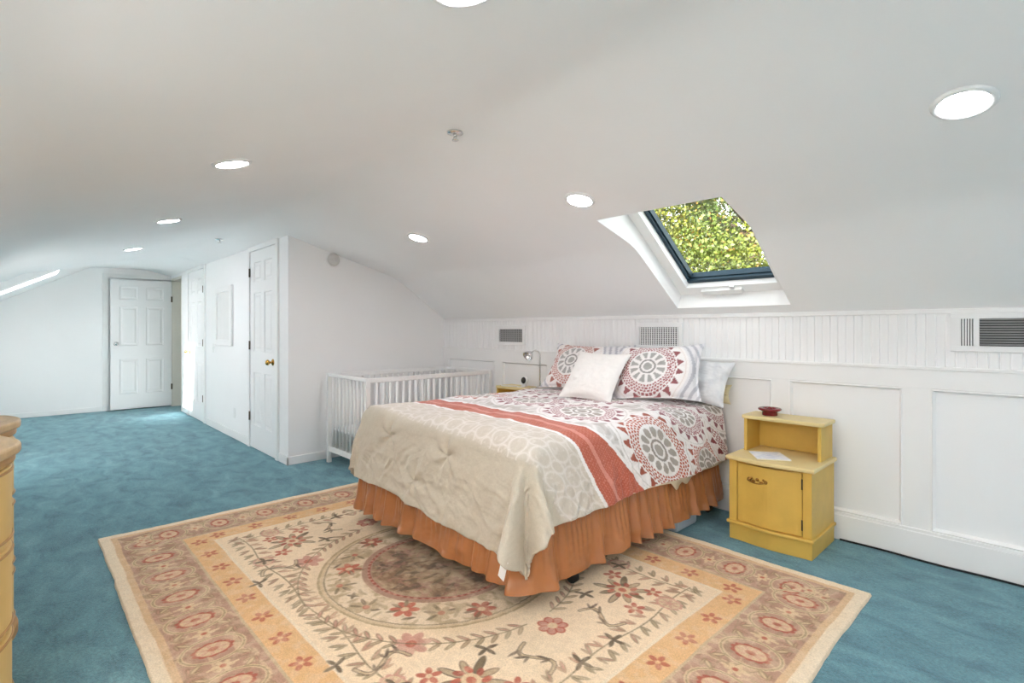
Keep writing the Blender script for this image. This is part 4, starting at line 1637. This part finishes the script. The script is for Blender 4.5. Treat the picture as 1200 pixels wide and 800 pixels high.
# main border: rosettes framed by scrolling acanthus
def border_run(length, place):
    n_ = int(length / 0.272)
    for k in range(n_ + 1):
        s = length / 2 + (k - n_ / 2) * 0.272
        x_, y_, a = place(s, 0.205)
        rose(x_, y_, 0.072, 0.050, a + PI / 2, RED * 0.96, SAND, ROSE)
        # frame round the rosette
        ring_ = []
        for t in range(25):
            tt = 2 * PI * t / 24
            px, py, _ = place(s + 0.090 * math.cos(tt), 0.205 + 0.108 * math.sin(tt))
            ring_.append((px, py))
        line(ring_, 0.008, SAND)
        line(ring_, 0.003, OLIVE * 1.15, 0.6)
        for sg in (-1, 1):
            for d0, dd in ((0.10, 0.032), (0.31, -0.032)):
                px, py, aa = place(s + sg * 0.118, d0)
                qx, qy, _ = place(s + sg * 0.082, d0 + dd * 1.2)
                an = math.atan2(qy - py, qx - px)
                leaf(px, py, an, 0.062, 0.022, SAND, OLIVE * 1.2, 0.85)
                leaf(px, py, an + 0.7, 0.05, 0.017, ROSE, BROWN * 1.2, 0.7)
                leaf(px, py, an - 0.7, 0.045, 0.015, SAND, BROWN * 1.2, 0.7)
            px, py, _ = place(s + sg * 0.136, 0.155)
            qx, qy, _ = place(s + sg * 0.136, 0.255)
            line([(px, py), (qx, qy)], 0.005, SAND, 0.9)
            mx_, my_, _ = place(s + sg * 0.136, 0.205)
            floret(mx_, my_, 0.036, SAND, 6, 0.3)
            ell(mx_, my_, 0.011, 0.011, 0, RED, 0.8)


def pl_front(s, d): return (s, d, 0.0)
def pl_back(s, d): return (s, RH - d, 0.0)
def pl_left(s, d): return (d, s, PI / 2)
def pl_right(s, d): return (RW - d, s, PI / 2)


for fn, ln in ((pl_front, RW), (pl_back, RW), (pl_left, RH), (pl_right, RH)):
    border_run(ln - 0.41, lambda s, d, f=fn: f(s + 0.205, d))
    nfl = int((ln - 0.84) / 0.212)
    for k in range(nfl + 1):
        s = ln / 2 + (k - nfl / 2) * 0.212
        x_, y_, a = fn(s, 0.418)
        floret(x_, y_, 0.042, RED, 5, random.random() * 6, 0.75)
        ell(x_, y_, 0.010, 0.010, 0, ORANGE, 1)
    # leafy vine inside the field edge
    v0, v1 = 0.56, ln - 0.56
    vp = []
    nn = int((v1 - v0) / 0.02)
    for k in range(nn + 1):
        s = v0 + (v1 - v0) * k / nn
        vp.append(fn(s, 0.60 + 0.012 * math.sin(s * 11))[:2])
    line(vp, 0.003, OLIVE, 0.7)
    nl = int((v1 - v0) / 0.072)
    for k in range(nl + 1):
        s = v0 + (v1 - v0) * k / nl
        dirn = 1 if s < ln / 2 else -1
        for sd_ in (-1, 1):
            px, py, _ = fn(s, 0.60 + sd_ * 0.012)
            qx, qy, _ = fn(s + dirn * 0.030, 0.60 + sd_ * 0.060)
            an = math.atan2(qy - py, qx - px)
            cc, ee = ((SAND * 0.9, OLIVE) if sd_ < 0 else (ROSE * 1.05, BROWN * 1.35)) if k % 3 else (ROSE * 0.96, OLIVE * 1.15)
            leaf(px, py, an, 0.068, 0.020, cc, ee, 0.75)
            leaf(px, py, an + 0.55 * sd_ * dirn, 0.05, 0.016, cc, ee, 0.6)
    for f_ in (0.30, 0.70):
        px, py, _ = fn(ln * f_, 0.60)
        rose(px, py, 0.06, 0.05, 0, ROSE, SAND, ROSE * 0.95)

# central medallion, four-fold
MX, MY = RW / 2, RH / 2
RQ = np.hypot(GX - MX, GY_ - MY)
q_w = RQ + 0.008 * fbm(GX * 6, GY_ * 6, 140, 2)
R = mixc(R, sm(0.735, 0.60, q_w) * 0.30, SAND * 0.95)
R = mixc(R, sm(0.605, 0.600, q_w), SAND * 0.96)
R = mixc(R, (np.abs(q_w - 0.598) < 0.006) * 0.55, OLIVE * 1.3)
R = mixc(R, sm(0.580, 0.576, q_w), FIELD * 0.93)
mot = fbm(GX * 22, GY_ * 22, 145, 3)
R = mixc(R, ((q_w > 0.40) & (q_w < 0.57)) * np.clip(mot * 2.2, 0, 0.6), OLIVE * 1.35)
R = mixc(R, ((q_w > 0.40) & (q_w < 0.57)) * np.clip(-mot * 2.2, 0, 0.45), IVORY)
R = mixc(R, (np.abs(q_w - 0.572) < 0.004) * 0.6, OLIVE)
R = mixc(R, sm(0.400, 0.396, q_w), MAUVE * 0.95)
R = mixc(R, (np.abs(q_w - 0.362) < 0.007) * 0.85, RED * 0.85)
R = mixc(R, sm(0.352, 0.345, q_w), BROWN * 1.22)
dk = (q_w < 0.35)
mo2 = fbm(GX * 15 + 2 * fbm(GX * 8, GY_ * 8, 151, 2), GY_ * 15, 150, 4)
R = mixc(R, dk * np.clip(mo2 * 2.4, 0, 0.75), SAND * 0.9)
R = mixc(R, dk * np.clip(-mo2 * 2.0, 0, 0.6), DARK * 1.05)
R = mixc(R, dk * (np.abs(fbm(GX * 10, GY_ * 10, 155, 3)) < 0.05) * 0.5, ROSE * 0.9)


def quad4(fn_):
    for sx in (-1, 1):
        for sy in (-1, 1):
            fn_(sx, sy)


def at4(sx, sy, x_, y_): return MX + sx * x_, MY + sy * y_
def an4(sx, sy, a): return math.atan2(sy * math.sin(a), sx * math.cos(a))


def medal(sx, sy):
    # beads on the inner ring
    for k in range(16):
        a = PI / 2 * (k + 0.5) / 16
        x_, y_ = at4(sx, sy, 0.362 * math.cos(a), 0.362 * math.sin(a))
        ell(x_, y_, 0.010, 0.006, an4(sx, sy, a + PI / 2), ROSE, 0.8)
    # flower wreath between the rings
    for k in range(9):
        a = PI / 2 * (k + 0.5) / 9
        rr_ = 0.485 + 0.028 * math.sin(k * 2.1)
        x_, y_ = at4(sx, sy, rr_ * math.cos(a), rr_ * math.sin(a))
        if k % 4 == 1:
            floret(x_, y_, 0.062, RED * (0.95 if k < 5 else 1.05), 6, k, 0.85)
            ell(x_, y_, 0.018, 0.018, 0, SAND, 0.9)
        elif k % 4 == 3:
            floret(x_, y_, 0.055, SAND * 0.88, 6, k, 0.9)
            ell(x_, y_, 0.016, 0.016, 0, RED, 0.7)
        for j in range(3):
            an = an4(sx, sy, a + PI / 2 + (-0.9 + 0.9 * j) + 0.6 * math.sin(k * 3))
            leaf(x_ + 0.02 * math.cos(an), y_ + 0.02 * math.sin(an), an, 0.06, 0.018, OLIVE if (k + j) % 2 else SAND * 0.82, DARK * 1.25 if j == 1 else None, 0.7)
    # inner bouquet
    for k in range(7):
        a = PI / 2 * (k + 0.4) / 7
        rr_ = 0.10 + 0.18 * ((k * 37) % 10) / 10
        x_, y_ = at4(sx, sy, rr_ * math.cos(a), rr_ * math.sin(a))
        floret(x_, y_, 0.05, (SAND * 0.78, ROSE * 0.72, OLIVE * 1.2)[k % 3], 5, k, 0.55)
        leaf(x_, y_, an4(sx, sy, a + 0.8), 0.08, 0.022, OLIVE * 1.15, DARK, 0.55)
    # leafy garland outside the medallion on the side quarters
    for k in range(17):
        a = math.radians(8) + math.radians(76) * k / 16
        rr_ = 0.70
        x_, y_ = at4(sx, sy, rr_ * math.cos(a) * 1.02, rr_ * math.sin(a) * 0.98)
        an = an4(sx, sy, a)
        tgt = an4(sx, sy, a + PI / 2)
        for sd_ in (-1, 1):
            aa = an4(sx, sy, a + PI / 2 - sd_ * 0.75)
            leaf(x_, y_, aa, 0.062, 0.020, SAND * 0.92 if sd_ > 0 else ROSE * 1.02, OLIVE if k % 2 else BROWN * 1.1, 0.75)
        if k == 8:
            floret(x_, y_, 0.075, ROSE * 0.98, 7, 0.2, 0.9)
            ell(x_, y_, 0.022, 0.022, 0, RED, 0.7)
    ln_ = []
    for k in range(30):
        a = math.radians(6) + math.radians(80) * k / 29
        ln_.append(at4(sx, sy, 0.70 * math.cos(a) * 1.02, 0.70 * math.sin(a) * 0.98))
    line(ln_, 0.003, OLIVE, 0.7)
    # corner sprays
    x_, y_ = at4(sx, sy, 0.82, 0.455)
    for k in range(9):
        a = 2 * PI * k / 9
        leaf(x_ + 0.03 * math.cos(a), y_ + 0.03 * math.sin(a), a, 0.11 if k % 2 else 0.085, 0.034, OLIVE * 1.05 if k % 3 == 0 else SAND * 0.9, DARK if k % 2 else BROWN, 0.85)
    for k in range(8):
        a = 2 * PI * k / 8 + 0.2
        ell(x_ + 0.06 * math.cos(a), y_ + 0.052 * math.sin(a), 0.022, 0.013, a + 0.5, RED * (1.06 if k % 2 else 0.9), 0.85)
    ell(x_, y_, 0.040, 0.034, 0, SAND, 0.95)
    ell(x_, y_, 0.020, 0.017, 0, RED, 0.8)
    for (fx_, fy_, r_) in ((0.95, 0.36, 0.045), (0.70, 0.55, 0.045), (0.93, 0.54, 0.04)):
        px, py = at4(sx, sy, fx_, fy_)
        floret(px, py, r_, RED, 5, fx_ * 9, 0.85)
        ell(px, py, 0.012, 0.012, 0, SAND, 0.9)
    # dark S scrolls
    for (bx, by, sc, rot) in ((0.89, 0.20, 1.0, 0.3), (0.52, 0.63, 1.0, 1.9)):
        pts_ = []
        for k in range(13):
            t = k / 12
            lx = (t - 0.5) * 0.20 * sc
            ly = 0.045 * math.sin(t * 2 * PI) * sc
            pts_.append(at4(sx, sy, bx + lx * math.cos(rot) - ly * math.sin(rot), by + lx * math.sin(rot) + ly * math.cos(rot)))
        line(pts_, 0.009, DARK * 1.2, 0.85)
        line(pts_, 0.0055, SAND * 0.95, 0.9)
        for k in (2, 5, 8):
            px, py = pts_[k]
            an = an4(sx, sy, rot + 0.9 + 0.2 * k)
            leaf(px, py, an, 0.055, 0.014, DARK * 1.2, None, 0.85)
            leaf(px, py, an + 0.9, 0.04, 0.012, DARK * 1.3, None, 0.7)
    for (bx, by) in ((1.02, 0.10), (0.72, 0.30), (0.66, 0.66), (0.42, 0.76)):
        px, py = at4(sx, sy, bx, by)
        for k in range(4):
            leaf(px, py, k * 1.35 + bx * 5, 0.05, 0.018, OLIVE, DARK, 0.8)


quad4(medal)
# flower on each end of the long axis
for sx in (-1, 1):
    x_, y_ = MX + sx * 0.79, MY
    for k in range(7):
        a = 2 * PI * k / 7
        ell(x_ + 0.04 * math.cos(a), y_ + 0.04 * math.sin(a), 0.026, 0.022, a, RED, 0.9)
        ell(x_ + 0.04 * math.cos(a), y_ + 0.04 * math.sin(a), 0.019, 0.015, a, ROSE, 0.9)
    ell(x_, y_, 0.022, 0.022, 0, SAND, 1)
fk = fbm(GX * 30, GY_ * 30, 158, 3)
R = mixc(R, np.clip(fk * 1.2, 0, 0.28), FIELD * 0.97)
R = R + (9 * fbm(GX * 60, GY_ * 60, 160, 2))[..., None] + (9 * fbm(GX * 2, GY_ * 2, 165, 3))[..., None]
hz = 0.013 + 0.0016 * fbm(GX * 40, GY_ * 40, 170, 2) + 0.002 * fbm(GX * 2.5, GY_ * 2.5, 171, 2)
dEdge = np.minimum(np.minimum(GX, RW - GX), np.minimum(GY_, RH - GY_))
hz = np.where(dEdge < rs * 0.5, 0.0005, hz)
wx = 0.010 * fbm(GX * 0 + 3, GY_ * 5, 180, 3) * np.clip(1 - np.minimum(GX, RW - GX) / 0.3, 0, 1)
wy = 0.010 * fbm(GX * 5, GY_ * 0 + 7, 181, 3) * np.clip(1 - np.minimum(GY_, RH - GY_) / 0.3, 0, 1)
Pr = np.stack([RX0 + GX + wx, RY0 + GY_ + wy, hz], -1)
rug = grid_mesh('rug', Pr, R, M['rug'], None)
tag(rug, 'large cream, tan and rose floral wool rug under the foot of the bed', 'rug')

# ---------------------------------------------------------------- dresser
ds = empty('dresser', (-2.38, -0.3, 0))
tag(ds, 'cream yellow dresser with serpentine front and worn wood top at the left edge', 'dresser')
DXA, DXB, DYB = -2.82, -1.94, -0.56


def dfront(x_, e=0.0):
    return -0.062 + e + 0.034 * math.cos(2 * PI * (x_ + 2.15) / 0.55)


def dprof(e, back=DYB):
    pts_ = []
    n_ = 60
    xa, xb = DXA - e, DXB + e
    for k in range(n_ + 1):
        x_ = xa + (xb - xa) * k / n_
        y_ = dfront(min(max(x_, DXA), DXB), e)
        edge = min(x_ - xa, xb - x_)
        if edge < 0.04: y_ -= 0.03 * (1 - edge / 0.04) ** 2
        pts_.append((x_, y_))
    return pts_ + [(xb, back), (xa, back)]


m = MB()
m.prism(dprof(0.0), 0.14, 0.845)
m.build('carcass', M['dresser'], ds)
for (e, z0_, z1_, nm, mt_) in ((0.030, 0.870, 0.900, 'top', 'dressertop'), (0.018, 0.845, 0.870, 'top_moulding', 'gold'), (0.022, 0.10, 0.145, 'base_moulding', 'gold'), (-0.004, 0.0, 0.10, 'plinth', 'dresser')):
    m = MB()
    m.prism(dprof(e), z0_, z1_)
    m.build(nm, M[mt_], ds, bevel=0.008)
for (za, zb) in ((0.16, 0.345), (0.365, 0.600), (0.620, 0.835)):
    for (xa, xb) in ((-2.79, -1.97),):
        m = MB()
        n_ = 40
        pr = []
        for k in range(n_ + 1):
            x_ = xa + (xb - xa) * k / n_
            pr.append((x_, dfront(x_, 0.010)))
        for k in range(n_, -1, -1):
            x_ = xa + (xb - xa) * k / n_
            pr.append((x_, dfront(x_, -0.012)))
        m.prism(pr, za, zb)
        d_ = m.build('drawer', M['dresser'], ds, bevel=0.004)
        for zt_ in (za + 0.010, zb - 0.010):
            mm = MB()
            mm.tube([(xa + (xb - xa) * k / n_, dfront(xa + (xb - xa) * k / n_, 0.011), zt_) for k in range(n_ + 1)], 0.004, 6)
            mm.build('gold_bead', M['gold'], d_)
        for xk in (-2.425,):
            kb = MB()
            kb.lathe([(0.012, 0), (0.006, 0.006), (0.010, 0.012), (0.012, 0.017), (0.004, 0.021)], (xk, dfront(xk, 0.008), (za + zb) / 2), 14, Matrix.Rotation(-PI / 2, 3, 'X'))
            kb.build('knob', M['brass'], d_)


# ---------------------------------------------------------------- trees outside
def tree(cx_, cy_, cz_, rad, trunk_h, nleaf, seed, lab, tone, leaf_len=0.13):
    r_ = np.random.default_rng(seed)
    t = empty('tree', (cx_, cy_, -3.0))
    tag(t, lab, 'tree', 'leafy trees beyond the roof window')
    m = MB()
    m.tube([(cx_, cy_, -3.0), (cx_ + 0.1, cy_, -0.5), (cx_ - 0.1, cy_ + 0.1, cz_), (cx_, cy_, cz_ + rad * 0.6)], [0.28, 0.22, 0.14, 0.05], 12)
    m.build('trunk', M['bark'], t)
    for k in range(8):
        a = 2 * PI * k / 8 + 0.3
        m = MB()
        zs_ = cz_ - rad * 0.5 + 0.1 * rad * k
        m.tube([(cx_, cy_, zs_), (cx_ + rad * 0.4 * math.cos(a), cy_ + rad * 0.4 * math.sin(a), zs_ + 0.35 * rad), (cx_ + rad * 0.85 * math.cos(a), cy_ + rad * 0.85 * math.sin(a), zs_ + 0.5 * rad)], [0.09, 0.06, 0.02], 8)
        m.build('branch', M['bark'], t)
    ncl = 190
    d = r_.normal(size=(ncl, 3))
    d /= np.linalg.norm(d, axis=1)[:, None]
    cc = d * (rad * (0.45 + 0.55 * r_.random(ncl) ** 0.5))[:, None] * np.array([1, 1, 0.95]) + np.array([cx_, cy_, cz_])
    ci = r_.integers(0, ncl, nleaf)
    pos = cc[ci] + r_.normal(size=(nleaf, 3)) * 0.25
    nrm = r_.normal(size=(nleaf, 3)) + np.array([0, -0.5, 0.7])
    nrm /= np.linalg.norm(nrm, axis=1)[:, None]
    tv = np.cross(nrm, r_.normal(size=(nleaf, 3)))
    tv /= np.linalg.norm(tv, axis=1)[:, None]
    bv = np.cross(nrm, tv)
    L = (leaf_len * (0.75 + 0.5 * r_.random(nleaf)))[:, None]
    V = np.stack([pos - tv * L * 0.5, pos + bv * L * 0.34 + nrm * 0.01, pos + tv * L * 0.6, pos - bv * L * 0.34 + nrm * 0.01], 1).reshape(-1, 3)
    me = bpy.data.meshes.new('foliage')
    me.vertices.add(len(V))
    me.vertices.foreach_set('co', (V - np.array([cx_, cy_, -3.0])).reshape(-1).astype(np.float32))
    me.loops.add(nleaf * 4)
    me.loops.foreach_set('vertex_index', np.arange(nleaf * 4, dtype=np.int32))
    me.polygons.add(nleaf)
    me.polygons.foreach_set('loop_start', np.arange(0, nleaf * 4, 4, dtype=np.int32))
    me.polygons.foreach_set('loop_total', np.full(nleaf, 4, dtype=np.int32))
    me.update(calc_edges=True)
    at = me.color_attributes.new('dye', 'FLOAT_COLOR', 'POINT')
    cl_t = r_.random(ncl)[ci][:, None]
    lf = r_.random((nleaf, 1))
    base = np.array([[74, 100, 40]]) * (1 - cl_t) + np.array([[200, 196, 66]]) * cl_t
    base = base * (0.82 + 0.36 * lf) * tone * 0.74
    base = np.where(r_.random((nleaf, 1)) < 0.06, np.array([[206, 160, 80]]) * 0.74, base)
    c4 = np.ones((nleaf, 4, 4), np.float32)
    c4[:, :, :3] = srgb2lin(base)[:, None, :]
    at.data.foreach_set('color', c4.reshape(-1))
    me.materials.append(M['leaf'])
    o = bpy.data.objects.new('foliage', me)
    COL.objects.link(o)
    o.parent = t
    return t


tree(-4.3, 11.0, 3.3, 3.0, 3, 120000, 3, 'yellow green tree filling most of the roof window view', 1.0, 0.068)
tree(2.8, 16.0, 3.6, 2.8, 3, 16000, 5, 'deeper green tree behind, at the right of the roof window view', 0.9)
tree(-10.2, 16.5, 4.0, 3.2, 3, 16000, 8, 'deeper green tree behind, at the left of the roof window view', 0.85)
tree(-4.3, 20.8, 4.6, 3.5, 3, 20000, 9, 'dark green tree farthest behind the yellow green tree', 0.75)
gd = MB()
gd.quad((-40, 5, -3.0), (30, 5, -3.0), (30, 60, -3.0), (-40, 60, -3.0))
struct(gd.build('ground', M['soil']))

# ---------------------------------------------------------------- light
wd_ = bpy.data.worlds.new('sky')
SC.world = wd_
wd_.use_nodes = True
nt = wd_.node_tree
bg = nt.nodes['Background']
sky = nt.nodes.new('ShaderNodeTexSky')
sky.sky_type = 'NISHITA'
sky.sun_disc = False
sky.sun_elevation = math.radians(28)
sky.sun_rotation = math.radians(170)
hz_ = nt.nodes.new('ShaderNodeHueSaturation')
hz_.inputs['Saturation'].default_value = 0.12
nt.links.new(sky.outputs['Color'], hz_.inputs['Color'])
nt.links.new(hz_.outputs['Color'], bg.inputs['Color'])
bg.inputs['Strength'].default_value = 1.0
sl = bpy.data.lights.new('sun', 'SUN')
sl.energy = 26.0
sl.angle = math.radians(0.6)
sl.color = (1.0, 0.975, 0.955)
so = bpy.data.objects.new('sun', sl)
COL.objects.link(so)
sdir = Vector((-0.20, 1.0, -0.62)).normalized()
so.rotation_euler = Vector((0, 0, -1)).rotation_difference(sdir).to_euler()
so.location = (3, -12, 8)

# ---------------------------------------------------------------- camera
cam = bpy.data.cameras.new('camera')
cam.sensor_width = 36
cam.lens = 607 / 1200 * 36
cam.shift_y = -14 / 1200
cam.clip_start = 0.05
co = bpy.data.objects.new('camera', cam)
COL.objects.link(co)
aa = math.atan2(576, 607)
co.location = (0, 0, 1.235)
co.rotation_euler = (PI / 2, 0, PI / 2 - aa)
SC.camera = co

SC.view_settings.view_transform = 'Standard'
SC.view_settings.look = 'None'
SC.view_settings.gamma = 1
SC.view_settings.exposure = 0.3
SC.view_settings.use_curve_mapping = False
SC.cycles.use_denoising = True
SC.cycles.max_bounces = 14
SC.cycles.diffuse_bounces = 9
SC.cycles.glossy_bounces = 4
SC.cycles.transparent_max_bounces = 16
SC.cycles.sample_clamp_indirect = 6
SC.cycles.caustics_reflective = False
SC.cycles.caustics_refractive = False
